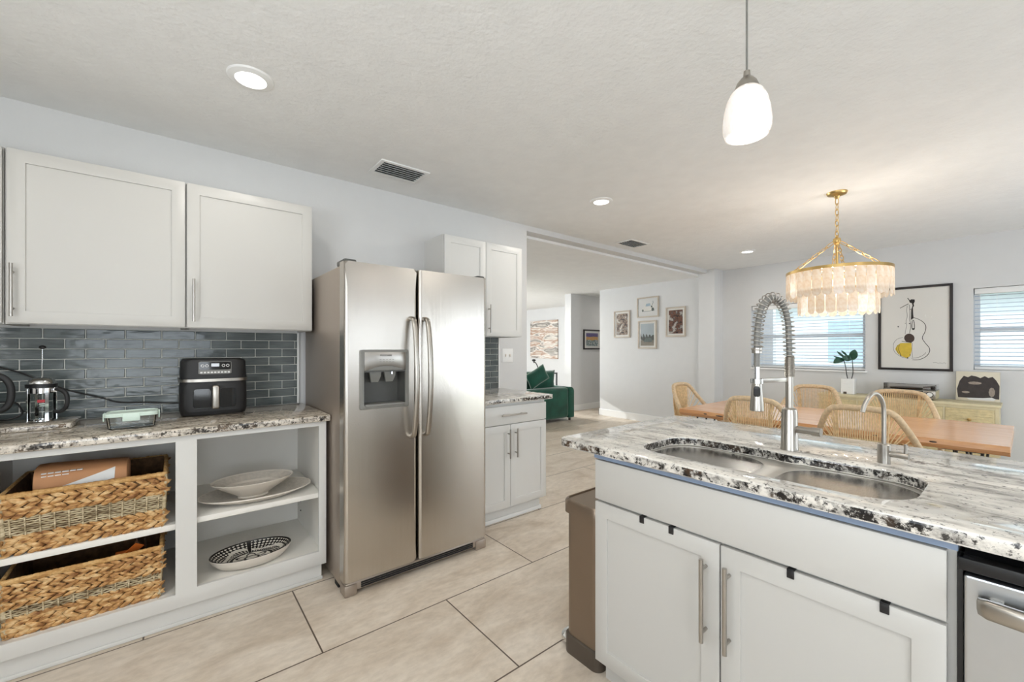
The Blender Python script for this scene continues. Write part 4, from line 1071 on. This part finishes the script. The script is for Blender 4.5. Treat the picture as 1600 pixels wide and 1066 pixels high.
build('holder_ring', MB().lathe([(.0155, 1.176), (.0205, 1.176), (.0205, 1.192), (.0155, 1.192), (.0155, 1.176)], (hdx, hdy, 0), 24), 'chrome', fa)
am = MB(True); L = sqrt((hdx-FX)**2+(hdy-FY)**2); am.box(.0, L-.018, -.004, .004, -.0085, .0085, .002)
am.xf(Matrix.Translation((0, 0, 1.186-.93)) @ Matrix.Rotation(atan2(hdy-FY, hdx-FX), 4, 'Z'))
build('docking_arm', am, 'nickel', fa)
lv = MB().cyl((FX, FY-.018, 1.008), (FX-.004, FY-.070, 1.008), .0125, 18)
build('valve', lv, 'nickel', fa)
lv = MB().cyl((FX-.004, FY-.0705, 1.008), (FX-.006, FY-.098, 1.008), .0148, 18)
build('lever', lv, 'nickel', fa)
# filtered water tap
TX, TY = 1.785, .293
wt = thing('water_tap', 'slim gooseneck water tap right of the spring faucet', 'tap', (TX, TY, .93))
build('base', MB().lathe([(.001, .9302), (.0165, .9302), (.0165, .990), (.0145, .992), (.001, .992)], (TX, TY, 0), 24), 'nickel', wt)
tipx, tipy = 1.70, .330
build('spout', MB().tube(catmull([(TX, TY, .985), (TX, TY, 1.09), (TX-.006, TY+.002, 1.125), (TX-.022, TY+.009, 1.149), (TX-.044, TY+.018, 1.156), (TX-.064, TY+.026, 1.144), (tipx+.008, tipy-.003, 1.120), (tipx, tipy, 1.098)], 8), .0062, 14), 'nickel', wt)
build('valve', MB().cyl((TX, TY-.012, .962), (TX-.004, TY-.060, .962), .0095, 16), 'nickel', wt)
build('lever', MB().cyl((TX-.004, TY-.052, .966), (TX-.004, TY-.053, .999), .0045, 12), 'nickel', wt)
# step bin beside the island
tb = thing('step_trash_can', 'taupe steel step trash can at the end of the island', 'trash can', (1.50, 1.17, 0))
RR = lambda x0, x1, y0, y1, z, r: [(x, y, z) for x, y in rrect((x0+x1)/2, (y0+y1)/2, (x1-x0)/2, (y1-y0)/2, r, 6)]
build('base', MB().loft([RR(1.312, 1.665, 1.073, 1.268, .0, .035), RR(1.312, 1.665, 1.073, 1.268, .075, .035), RR(1.318, 1.66, 1.078, 1.263, .08, .035)]), 'bronzed', tb, 40)
build('body', MB().loft([RR(1.320, 1.657, 1.080, 1.260, .078, .035), RR(1.320, 1.657, 1.080, 1.260, .60, .035)]), 'bronze', tb, 40)
build('lid', MB().loft([RR(1.308, 1.668, 1.068, 1.272, .60, .04), RR(1.308, 1.668, 1.068, 1.272, .648, .04), RR(1.314, 1.662, 1.074, 1.266, .656, .036), RR(1.318, 1.658, 1.078, 1.262, .654, .034), RR(1.32, 1.656, 1.08, 1.26, .650, .034)]), 'bronze', tb, 40)
build('pedal', MB().plate([(1.335, 1.2685), (1.445, 1.2685)]+[(1.39+.055*cos(radians(a)), 1.285+.04*sin(radians(a))) for a in range(0, 181, 20)], [], .012, .034, 'z', .004), 'chrome', tb)

# ================================================================ DINING
tb = thing('dining_table', 'live edge wooden dining table on black hairpin legs', 'table', (4.03, 1.03, 0))
rn = random.Random(11)
def edge(x, s_):
    return [(x+s_*(.016*sin(3.1*y+1)+.012*sin(7.7*y)+.006*sin(19*y)), y) for y in [.06+1.92*k/40 for k in range(41)]]
near = edge(3.535, 1); far = edge(4.545, 1)
m = MB(); b = bmesh.new()
top = near[::-1]+far; low = [(x+.022, y) for x, y in near[::-1]]+[(x-.022, y) for x, y in far]
midl = [(x-.004, y) for x, y in near[::-1]]+[(x+.004, y) for x, y in far]
m.loft([[(x, y, .702) for x, y in low], [(x, y, .728) for x, y in midl], [(x, y, .754) for x, y in top], [(x+(.004 if x < 4 else -.004), y, .759) for x, y in top]])
build('tabletop', m, 'wood', tb, 40)
m = MB()
for (y, w) in ((.36, .05), (.62, .03), (1.60, .09), (1.74, .05)):
    x = 3.535+.016*sin(3.1*y+1)+.012*sin(7.7*y)+.006*sin(19*y); m.ball((x+.006, y, .738), (.014, w/2, .007), seg=10, rings=6)
build('bark_knots', m, 'legw', tb)
for (x, y) in ((3.70, .24), (3.70, 1.80), (4.38, .24), (4.38, 1.80)):
    sx = -1 if x < 4 else 1; sy = -1 if y < 1 else 1
    h = MB()
    h.tube(catmull([(x-sx*.05, y-sy*.05, .70), (x, y-sy*.0, .35), (x+sx*.03, y+sy*.03, .02), (x+sx*.036, y+sy*.036, .006), (x+sx*.02, y+sy*.05, .35), (x+sx*.03, y+sy*.075, .70)], 6), .0075, 8)
    h.tube(catmull([(x+sx*.075, y-sy*.03, .70), (x+sx*.055, y+sy*.0, .35), (x+sx*.034, y+sy*.034, .02)], 6), .0075, 8)
    h.box(x-.075, x+.095 if sx > 0 else x+.075, y-.075, y+.09, .695, .7015) if sx > 0 else h.box(x-.095, x+.075, y-.075, y+.09, .695, .7015)
    build('hairpin_leg', h, 'hook', tb)

def chair_parts(root):
    L = True
    # bent frame: seat side up, round the top rail and down the other side
    half = [(.17, .268, .475), (.06, .275, .56), (-.07, .250, .70), (-.155, .205, .82), (-.200, .160, .900), (-.218, .11, .925), (-.225, 0, .932)]
    path = [Vector(p) for p in half]+[Vector((x, -y, z)) for x, y, z in half[-2::-1]]
    fp_ = catmull(path, 6)
    build('back_frame', MB(L).tube(fp_, .0185, 12), 'tan', root, 60)
    sr = catmull([(.24, .22, .455), (.25, 0, .452), (.24, -.22, .455), (.17, -.268, .46), (-.05, -.25, .45), (-.17, -.17, .445), (-.19, 0, .44), (-.17, .17, .445), (-.05, .25, .45), (.17, .268, .46)], 5, closed=True)
    build('seat_frame', MB(L).tube(sr, .015, 10, closed=True), 'tan', root, 60)
    m = MB(L)
    for k in range(30):
        x = -.165+.40*k/29; hw = .258 if x > .0 else .258*sqrt(max(.08, 1-((x)/-.21)**2.4))
        m.tube([(x, -hw, .458), (x, -hw*.4, .449), (x, 0, .447), (x, hw*.4, .449), (x, hw, .458)], .0052, 5)
    build('woven_seat', m, 'rope', root, 60)
    m = MB(L)
    n = 23
    for k in range(n):                                   # straight cords of the back
        u = -1+2*k/(n-1); yt = .138*u; yb = .115*u
        zt = .929-.010*abs(u)**3
        m.tube([(-.222, yt, zt), (-.215, (yt*.6+yb*.4), .72), (-.19, yb, .45)], .0037, 5)
    N = len(fp_)
    for s_ in (1, -1):                                    # fanned side cords, crossing low on the back
        for k in range(11):
            f = .16+.255*k/10; i = int(f*(N-1)); p = fp_[i] if s_ > 0 else fp_[N-1-i]
            q = Vector((-.188, s_*(.09-.19*(1-k/10)), .447+.0*k)); mid = (p+q)/2+Vector((-.012, 0, -.01))
            m.tube([p, mid, q], .0038, 5)
    build('corded_back', m, 'rope', root, 60)
    for (x, y) in ((.20, .25), (.20, -.25), (-.14, .19), (-.14, -.19)):
        build('leg', MB(L).tube([(x, y, .455), (x+(.03 if x > 0 else -.05), y*1.08, .0)], [.017, .012], 10), 'legw', root)
def make_chair(x, y, rz, label):
    r = thing('dining_chair', label, 'chair', (x, y, 0), 'corded dining chairs around the table', rz)
    chair_parts(r); return r
c0 = make_chair(3.52, .655, 0, 'tan corded dining chair behind the slim water tap, its back to the island')
for (x, y, rz, lb) in ((3.52, 1.275, 0, 'tan corded dining chair behind the spring faucet spray head, its back to the island'),
                       (4.62, 1.305, pi, 'tan corded dining chair across the table, beside the potted plant'),
                       (4.62, .69, pi, 'tan corded dining chair across the table, in front of the record player'),
                       (4.10, 2.06, -pi/2, 'tan corded dining chair at the table end nearest the gallery wall')):
    o = copy_tree(c0); o.location = (x, y, 0); o.rotation_euler = (0, 0, rz); o['label'] = lb

# sideboard
sbd = thing('sideboard', 'pale rattan fronted sideboard under the guitar print', 'sideboard', (6.45, .9, 0))
X0, X1, Y0, Y1, ZT = 6.26, 6.645, .175, 1.645, .742
build('top', MB().box(X0-.01, X1, Y0-.012, Y1+.012, ZT-.026, ZT, .003), 'sidebw', sbd)
build('carcass', MB().box(X0+.012, X1, Y0, Y1, .12, ZT-.026), 'sidebw', sbd)
n = 4; w = (Y1-Y0-.04)/n
fm = MB().plate(rect(Y0, Y1, .12, ZT-.026), [rect(Y0+.02+w*k+.006, Y0+.02+w*(k+1)-.006, z0, z1) for k in range(n) for z0, z1 in ((.14, .41), (.43, .69))], X0, X0+.012, 'x')
build('face_frame', fm, 'sidebw', sbd)
for k in range(n):
    for (z0, z1) in ((.14, .41), (.43, .69)):
        a, bq = Y0+.02+w*k+.009, Y0+.02+w*(k+1)-.009
        mm = MB().box(X0+.001, X0+.011, a, bq, z0+.003, z1-.003, .001)
        for j in range(9):
            zz = z0+.02+(z1-z0-.04)*j/8; pts = [(X0-.0005, a+.012+(bq-a-.024)*i/24, zz+.006*sin(i*pi/3+(j % 2)*pi)) for i in range(25)]
            mm.tube(pts, .003, 5)
        d = build('drawer', mm, 'rattan', sbd, 40)
        build('knob', MB().lathe([(.001, -.022), (.014, -.02), (.016, -.014), (.007, -.008), (.006, .002), (.001, .002)], (X0+.001, (a+bq)/2, (z0+z1)/2+.02), 14, axis='x'), 'gold', d)
for (x, y) in ((6.30, .21), (6.30, 1.61), (6.61, .21), (6.61, 1.61)):
    build('leg', MB().tube([(x, y, .122), (x, y, 0)], [.02, .013], 10), 'sidebw', sbd)

# things on the sideboard
rp = thing('record_player', 'black and silver record player with clear cover on the sideboard', 'record player', (6.46, .83, ZT))
y0, y1, xf = .618, 1.042, 6.315
build('body', MB().box(xf+.004, 6.60, y0, y1, ZT+.012, ZT+.098, .003), 'sidebw', rp)
build('front_panel', MB().box(xf, xf+.006, y0+.098, y1, ZT+.014, ZT+.097, .001), 'black', rp)
sp_ = build('speaker_panel', MB().box(xf-.002, xf+.006, y0, y0+.097, ZT+.014, ZT+.097, .002), 'nickel', rp)
build('volume_knob', MB().lathe([(.001, -.012), (.022, -.012), (.024, 0), (.001, 0)], (xf-.002, y0+.046, ZT+.060), 22, axis='x'), 'mat', sp_)
build('knob_ring', MB().lathe([(.025, -.004), (.030, -.004), (.030, 0), (.025, 0), (.025, -.004)], (xf-.002, y0+.046, ZT+.060), 22, axis='x'), 'black', sp_)
build('deck', MB().box(xf+.004, 6.60, y0, y1, ZT+.098, ZT+.104), 'grayp', rp)
build('platter', MB().lathe([(.001, .104), (.135, .104), (.137, .118), (.001, .120)], (6.46, .87, ZT), 40), 'black', rp)
build('tone_arm', MB().cyl((6.54, .66, ZT+.132), (6.40, .72, ZT+.132), .005, 8).lathe([(.001, .104), (.02, .104), (.02, .138), (.001, .138)], (6.54, .66, ZT), 16), 'black', rp)
cv = MB(); cv.box(xf+.006, 6.598, y0+.003, y1-.003, ZT+.164, ZT+.167); cv.box(xf+.006, xf+.009, y0+.003, y1-.003, ZT+.105, ZT+.164); cv.box(xf+.009, 6.598, y0+.003, y0+.006, ZT+.105, ZT+.164); cv.box(xf+.009, 6.598, y1-.006, y1-.003, ZT+.105, ZT+.164)
build('dust_cover', cv, 'acrylic', rp)
build('feet', MB().lathe([(.001, 0), (.018, 0), (.018, .013), (.001, .013)], (6.36, y0+.04, ZT+.0005), 14).lathe([(.001, 0), (.018, 0), (.018, .013), (.001, .013)], (6.36, y1-.04, ZT+.0005), 14).lathe([(.001, 0), (.018, 0), (.018, .013), (.001, .013)], (6.57, y0+.04, ZT+.0005), 14), 'black', rp)
# record sleeve leaning on the wall: its photo kept generic
sl = thing('record_sleeve', 'cream record sleeve with a dark cover photo leaning on the wall', 'record sleeve', (6.60, .335, ZT+.001))
m = MB(True); m.box(-.004, .004, -.157, .157, 0, .312, .001)
tilt = Matrix.Rotation(radians(9), 4, 'Y')
m.xf(tilt); build('sleeve', m, 'sleevec', sl)
m = MB(True); pts = []
prof = [(-.15, .03), (-.152, .17), (-.13, .225), (-.105, .262), (-.075, .25), (-.05, .268), (-.02, .245), (.01, .262), (.045, .27), (.07, .25), (.10, .265), (.13, .21), (.15, .12), (.14, .03)]
m.poly(prof, 'x', -.0045, 0)
m.poly([(-.04, .035), (-.1, .045), (-.13, .028), (-.11, .012), (.06, .012), (.08, .03)], 'x', -.005, 1)
for (a, bz, r1, r2) in ((-.10, .10, .022, .05), (.02, .19, .05, .016), (.085, .09, .03, .012)):
    m.poly([(a+r1*cos(t), bz+r2*sin(t)) for t in [2*pi*k/9 for k in range(9)]], 'x', -.005, 2)
m.xf(tilt); build('cover_photo', m, ['sleeved', 'paper', 'sleevem'], sl, 0)
# potted plant
pp = thing('potted_plant', 'white block pot with two thin stems and dark glossy leaves', 'potted plant', (6.45, 1.385, ZT))
build('pot', MB().loft([[(x, y, ZT+z) for x, y in rrect(6.45, 1.385, hx, hx, .012, 4)] for (z, hx) in ((.0005, .062), (.004, .066), (.066, .066), (.067, .064), (.069, .064), (.070, .066), (.128, .066), (.129, .064), (.131, .064), (.132, .066), (.188, .066), (.19, .064), (.19, .056), (.17, .056))]), 'trim', pp, 30)
build('emblem', MB().box(6.378, 6.3845, 1.392, 1.424, ZT+.004, ZT+.030, .003), 'bronzed', pp)
build('soil', MB().box(6.396, 6.504, 1.331, 1.439, ZT+.165, ZT+.172), 'legw', pp)
s1 = catmull([(6.45, 1.392, ZT+.17), (6.445, 1.405, ZT+.24), (6.45, 1.415, ZT+.32), (6.44, 1.43, ZT+.41)], 6); s2 = catmull([(6.45, 1.362, ZT+.17), (6.45, 1.345, ZT+.25), (6.45, 1.345, ZT+.32), (6.45, 1.352, ZT+.43)], 6)
build('stem', MB().tube(s1, .0045, 6), 'stem', pp); build('stem', MB().tube(s2, .0045, 6), 'stem', pp)
def leaf(p0, p1, w, curl, bow=0.0):
    """leaf blade from p0 to p1 (y, z), turned toward the room, curling in depth"""
    m = MB(); P, Q = Vector((p0[0], p0[1])), Vector((p1[0], p1[1])); d = (Q-P).normalized(); nn = Vector((-d.y, d.x)); A = []
    for k in range(11):
        t = k/10; c = P.lerp(Q, t)+nn*bow*sin(pi*t); ww = w*sin(pi*min(1, t*.92+.08))**.7; x = 6.445-curl*sin(pi*t*.6)
        A.append([(x+.10*ww, *(c-nn*ww/2)), (x, *c), (x+.16*ww, *(c+nn*ww/2))])
    m.add([q for a in A for q in a], [f for k in range(10) for f in ((3*k, 3*k+1, 3*k+4, 3*k+3), (3*k+1, 3*k+2, 3*k+5, 3*k+4))])
    return build('leaf', m, 'leaf', pp, 60)
za, zb = ZT+.41, ZT+.43
leaf((1.352, zb-.01), (1.318, zb+.115), .085, .03); leaf((1.352, zb), (1.44, zb+.02), .075, .05)
leaf((1.430, za+.01), (1.525, za-.035), .07, .06, .015); leaf((1.43, za+.01), (1.36, za+.06), .06, .04)
leaf((1.425, za+.02), (1.535, za+.055), .022, .02, -.008); leaf((1.42, za+.03), (1.50, za+.115), .026, .02); leaf((1.40, za+.06), (1.455, za+.125), .024, .02)
leaf((1.352, zb-.01), (1.315, zb+.045), .03, .01)

# ================================================================ PICTURES
def picture(name, axis, a0, a1, b0, b1, d, fw, frame, label, matw=0, group=None, depth=.022, flip=1):
    """framed picture hung on the wall plane d; returns (thing, mapper from unit coords)"""
    A = AX[axis]; r = thing(name, label, 'picture', A((a0+a1)/2, (b0+b1)/2, d), group)
    build('frame', MB().plate(rect(a0, a1, b0, b1), [rect(a0+fw, a1-fw, b0+fw, b1-fw)], d-depth, d-.001, axis, .002), frame, r)
    p, q = A(a0+fw-.003, b0+fw-.003, d-.009), A(a1-fw+.003, b1-fw+.003, d-.002)
    build('mat_board', MB().box(*[v for i in range(3) for v in sorted((p[i], q[i]))]), 'mat', r)
    return r
def glaze(r, axis, a0, a1, b0, b1, d):
    p, q = AX[axis](a0, b0, d-.0015), AX[axis](a1, b1, d); build('glazing', MB().box(*[v for i in range(3) for v in sorted((p[i], q[i]))]), 'glz', r, 0)
# guitar print
gy0, gy1, gz0, gz1 = .518, 1.146, 1.045, 2.020
g = picture('guitar_print', 'x', gy0, gy1, gz0, gz1, EX, .026, 'frameblk', 'large black framed ink drawing of a guitar with a yellow body')
def gp(px_, py_): return (gy1-(px_-15)/(795-15)*(gy1-gy0), gz1-(py_-130+.055*(px_-15))/(975-100+.0*px_)*(gz1-gz0)*1.0)
D = EX-.0098; m = MB()
def stroke(pts, w, mi, n=6): m.strip(catmull([gp(*p)+(0,) for p in pts], n), w, 'x', D, mi) if False else m.strip([(q.x, q.y) for q in catmull([gp(*p)+(0,) for p in pts], n)], w, 'x', D, mi)
stroke([(405, 435), (440, 445), (490, 470), (520, 500), (530, 535), (518, 585), (497, 625), (497, 655), (525, 695), (560, 735), (568, 770), (550, 810), (510, 845), (450, 870), (390, 875)], .0055, 0)
stroke([(530, 790), (500, 820), (450, 845), (380, 860)], .004, 1); stroke([(335, 310), (330, 360), (335, 420), (325, 470), (330, 520), (318, 570), (312, 610)], .0035, 1)
stroke([(358, 300), (365, 380), (362, 450), (372, 520), (360, 600)], .004, 0); stroke([(258, 337), (300, 315), (350, 290)], .006, 0); stroke([(340, 230), (360, 255), (378, 268)], .007, 0)
stroke([(290, 645), (230, 665), (190, 710), (185, 760), (205, 810), (270, 850), (340, 862)], .0035, 1); stroke([(385, 460), (405, 470), (412, 545), (398, 560), (385, 540), (388, 470)], .006, 0); stroke([(398, 545), (400, 558)], .018, 0, 2)
stroke([(390, 700), (385, 780), (392, 850)], .003, 1); stroke([(250, 720), (245, 780), (268, 830)], .004, 0); stroke([(230, 730), (222, 780), (250, 830)], .003, 0); stroke([(275, 685), (320, 690), (385, 697)], .005, 0)
stroke([(375, 345), (362, 352)], .006, 0, 2)
m.poly([gp(*p) for p in ((356, 258), (380, 243), (414, 246), (416, 266), (403, 290), (408, 310), (396, 330), (399, 400), (404, 440), (374, 458), (378, 350), (392, 310), (386, 286), (362, 276))], 'x', D, 0)
m.poly([gp(*p) for p in ((225, 735), (265, 706), (380, 698), (384, 770), (368, 838), (330, 860), (282, 846), (232, 815), (205, 772))], 'x', D+.0004, 2)
m.poly([gp(358+55*cos(t), 650+47*sin(t)) for t in [2*pi*k/20 for k in range(20)]], 'x', D-.0002, 3)
for (q, s_) in (((238, 533), 7), ((315, 495), 4), ((340, 858), 8), ((265, 835), 7), ((366, 825), 6), ((360, 497), 6)): m.poly([gp(q[0]+s_*cos(t), q[1]+s_*sin(t)) for t in [2*pi*k/8 for k in range(8)]], 'x', D-.0001, 0)
stroke([(600, 888), (630, 884), (650, 890), (672, 884), (690, 890), (710, 880), (728, 892)], .0025, 1)
build('ink_drawing', m, ['ink', 'inkgray', 'yellowink', 'brownink'], g, 0, recalc=False)
glaze(g, 'x', gy0+.026, gy1-.026, gz0+.026, gz1-.026, EX-.0125)

# four pale frames on the gallery wall
GX = 6.5; sc = 6.5/6.3
def gal(y1, z1, y0, z0): return (y0*sc, y1*sc, 1.3+(z0-1.3)*sc, 1.3+(z1-1.3)*sc)
GR = 'pale framed pictures on the gallery wall'
def photo(name, box, label, mat_, mw=.03, extra=None):
    a0, a1, b0, b1 = box; r = picture(name, 'x', a0, a1, b0, b1, GX, .022, 'framebeige', label, group=GR)
    d = GX-.0095; a0 += .022+mw; a1 -= .022+mw; b0 += .022+mw; b1 -= .022+mw
    mm = MB(); mats = [mat_]
    mm.poly(rect(a0, a1, b0, b1), 'x', d, 0)
    if extra: mats += extra(mm, a0, a1, b0, b1, d-.0004)
    build('print', mm, mats, r, 0); glaze(r, 'x', a0-mw, a1+mw, b0-mw, b1+mw, GX-.0125)
photo('framed_photo', gal(4.78, 1.976, 4.434, 1.494), 'pale framed brown group photo, leftmost on the gallery wall', 'ph1')
def beach(mm, a0, a1, b0, b1, d):
    h = b1-b0; mm.poly(rect(a0, a1, b0, b0+h*.26), 'x', d, 1)
    top = [(a0+(a1-a0)*k/14, b0+h*(.46+.07*sin(k*1.9)+.04*sin(k*4.1))) for k in range(15)]
    mm.poly([(a0, b0+h*.25), (a0+(a1-a0)*.7, b0+h*.2), (a1, b0+h*.3)]+top[::-1], 'x', d-.0003, 2)
    mm.poly([(a1-.06, b0+h*.17), (a1-.10, b0+h*.33), (a1-.18, b0+h*.36), (a0+.05, b0+h*.33), (a0+.03, b0+h*.17)], 'x', d-.0006, 3)
    return ['field', 'trees', 'carg']
photo('framed_photo', gal(4.27, 1.774, 3.911, 1.296), 'pale framed photo of a car under a grey sky, lowest on the gallery wall', 'sky', extra=beach)
photo('framed_photo', gal(3.742, 1.968, 3.40, 1.488), 'pale framed dark reddish group photo, rightmost on the gallery wall', 'ph2')
def car(mm, a0, a1, b0, b1, d):
    w_, h_ = a1-a0, b1-b0; f = lambda u, v: (a1-u*w_, b0+v*h_)
    mm.poly([f(*p) for p in ((.22, .30), (.20, .44), (.30, .52), (.38, .72), (.66, .76), (.76, .60), (.84, .50), (.86, .34), (.7, .28))], 'x', d, 1)
    mm.poly([f(*p) for p in ((.38, .55), (.42, .70), (.62, .72), (.66, .56))], 'x', d-.0003, 2)
    for (u, v, r_) in ((.24, .32, .07), (.76, .36, .10), (.70, .52, .06)): mm.poly([f(u+r_*.7*cos(t), v+r_*sin(t)) for t in [2*pi*k/12 for k in range(12)]], 'x', d-.0004, 3)
    mm.strip([f(.72, .60), f(.78, .74), f(.76, .84)], .008, 'x', d-.0004, 3); mm.strip([f(.2, .27), f(.5, .26), f(.85, .3)], .006, 'x', d-.0004, 3)
    return ['mat', 'carb', 'carg']
photo('framed_drawing', gal(4.29, 2.177, 3.87, 1.829), 'pale framed small drawing of a blue car, topmost on the gallery wall', 'paper', .004, car)
# hallway picture
hx0, hx1, hz0, hz1 = 6.775, 7.335, 1.278, 1.705
r = picture('framed_street_print', 'y', hx0, hx1, hz0, hz1, 5.95, .03, 'frameblk', 'black framed colourful street print in the hallway')
q = lambda u, v: (hx0+.085+u*(hx1-hx0-.17), hz0+.075+v*(hz1-hz0-.15)); d = 5.9405; m = MB()
m.poly([q(0, 0), q(1, 0), q(1, 1), q(0, 1)], 'y', d, 0); m.poly([q(0, .72), q(.3, .68), q(.7, .72), q(1, .70), q(1, 1), q(0, 1)], 'y', d-.0003, 1)
m.poly([q(0, .45), q(.2, .5), q(.5, .42), q(.8, .5), q(1, .46), q(1, .71), q(.6, .73), q(.3, .69), q(0, .73)], 'y', d-.0004, 2)
build('print', m, ['street', 'violet', 'sunset'], r, 0); glaze(r, 'y', hx0+.03, hx1-.03, hz0+.03, hz1-.03, 5.9375)
# striped painting
sp2 = thing('striped_painting', 'unframed painting of wavy brown, grey and cream stripes in the living room', 'painting', (8.2, 8.65, 1.55))
build('canvas', MB().box(8.166, 8.199, 8.09, 9.21, 1.015, 2.09, .003), 'stripe', sp2)

# ================================================================ LIVING ROOM
so = thing('sofa', 'green velvet sofa seen from behind in the living room', 'sofa', (4.8, 5.65, 0))
build('base', MB().box(3.55, 5.66, 5.24, 6.15, .05, .34, .03, seg=3), 'velvet', so)
build('backrest', MB().box(3.52, 5.56, 5.20, 5.44, .05, .605, .07, seg=5), 'velvet', so)
build('arm', MB().plate([(5.54, .05), (5.69, .05), (5.69, .52)]+[(5.69-.085+.085*cos(radians(a)), .52+.085*sin(radians(a))) for a in (15, 30, 45, 60, 75, 90)]+[(5.54, .605)], [], 5.20, 6.15, 'y', .02, seg=3), 'velvet', so, 45)
build('arm', MB().box(3.28, 3.56, 5.20, 6.15, .05, .605, .06, seg=4), 'velvet', so)
for (a, b) in ((3.60, 4.45), (4.47, 5.34)): build('seat_cushion', MB().box(a, b, 5.46, 6.18, .345, .48, .05, seg=4), 'velvet', so)
for (x, y) in ((3.36, 5.26), (5.62, 5.26), (3.36, 6.1), (5.62, 6.1)): build('foot', MB().cyl((x, y, 0), (x, y, .052), .022, 10), 'legw', so)
def cushion(x0, x1, y, z0, z1, th, name, label, piping=False, tilt=0, roll=0):
    cx_, cz_ = (x0+x1)/2, (z0+z1)/2; hx, hz = (x1-x0)/2, (z1-z0)/2; r = thing(name, label, 'cushion', (cx_, y, cz_))
    mm = MB(True); R = 14; V = {}
    for side in (-1, 1):
        for i in range(R+1):
            for j in range(R+1):
                u, v = -1+2*i/R, -1+2*j/R; k = max(0, (1-u**4)*(1-v**4))**.45
                pu, pv_ = u*(1-.06*(1-abs(v))), v*(1-.06*(1-abs(u)))
                V[side, i, j] = mm.bm.verts.new((pu*hx, side*th/2*k, pv_*hz)) if side < 0 or (0 < i < R and 0 < j < R) else V[-1, i, j]
    for side in (-1, 1):
        for i in range(R):
            for j in range(R): mm.bm.faces.new((V[side, i, j], V[side, i+1, j], V[side, i+1, j+1], V[side, i, j+1]))
    X = Matrix.Rotation(roll, 4, 'Y') @ Matrix.Rotation(tilt, 4, 'X'); mm.xf(X); build('cover', mm, 'velvet', r, 80)
    if piping:
        pts = []
        for k in range(40):
            t = k/40*4; s_ = int(t); f = -1+2*(t-s_); u, v = ((f, -1), (1, f), (-f, 1), (-1, -f))[s_]
            pts.append(X @ Vector((u*(1-.06*(1-abs(v)))*hx, 0, v*(1-.06*(1-abs(u)))*hz)))
        mm = MB(True); mm.tube(pts, .007, 6, closed=True); build('piping', mm, 'piping', r, 60)
    return r
cushion(4.62, 5.51, 5.53, .485, .90, .17, 'back_cushion', 'plain green back cushion rising above the sofa back')
cushion(3.62, 4.56, 5.53, .485, .90, .17, 'back_cushion', 'green sofa back cushion hidden behind the kitchen wall end')
cushion(4.70, 5.16, 5.375, .67, .94, .10, 'throw_pillow', 'green throw pillow with pale piping lying against the sofa cushion', True, radians(-10), radians(-24))
# console behind, with a small curved lamp; dark metal chair beside it
tbk = thing('side_table', 'small dark table behind the sofa carrying the curved lamp', 'table', (6.4, 7.2, 0))
build('top', MB().box(6.15, 6.68, 6.9, 7.4, .60, .63, .004), 'hook', tbk)
for (x, y) in ((6.18, 6.93), (6.65, 6.93), (6.18, 7.37), (6.65, 7.37)): build('leg', MB().box(x-.012, x+.012, y-.012, y+.012, 0, .60), 'hook', tbk)
lp = thing('desk_lamp', 'small black lamp with curved neck below the striped painting', 'lamp', (6.5, 7.1, .631))
build('base', MB().lathe([(.001, 0), (.08, 0), (.08, .015), (.012, .025), (.001, .025)], (6.5, 7.1, .631), 20), 'hook', lp)
build('neck', MB().tube(catmull([(6.5, 7.1, .65), (6.525, 7.1, .76), (6.525, 7.1, .86), (6.48, 7.1, .95), (6.43, 7.1, .985), (6.40, 7.1, .975)], 6), .011, 8), 'hook', lp)
build('lamp_head', MB().ball((6.405, 7.10, 1.03), (.045, .045, .03)).cyl((6.41, 7.1, .975), (6.405, 7.10, 1.03), .011, 8), 'hook', lp)
mc = thing('metal_chair', 'dark metal framed chair standing behind the sofa end', 'chair', (6.05, 6.5, 0))
for (x, y, z) in ((5.91, 6.28, .79), (6.31, 6.28, .79), (5.91, 6.70, .42), (6.31, 6.70, .42)): build('leg', MB().box(x-.014, x+.014, y-.012, y+.012, 0, z), 'hook', mc)
build('seat', MB().box(5.90, 6.32, 6.27, 6.71, .42, .44, .006), 'hook', mc); build('top_rail', MB().box(5.90, 6.32, 6.27, 6.295, .765, .79, .004), 'hook', mc)
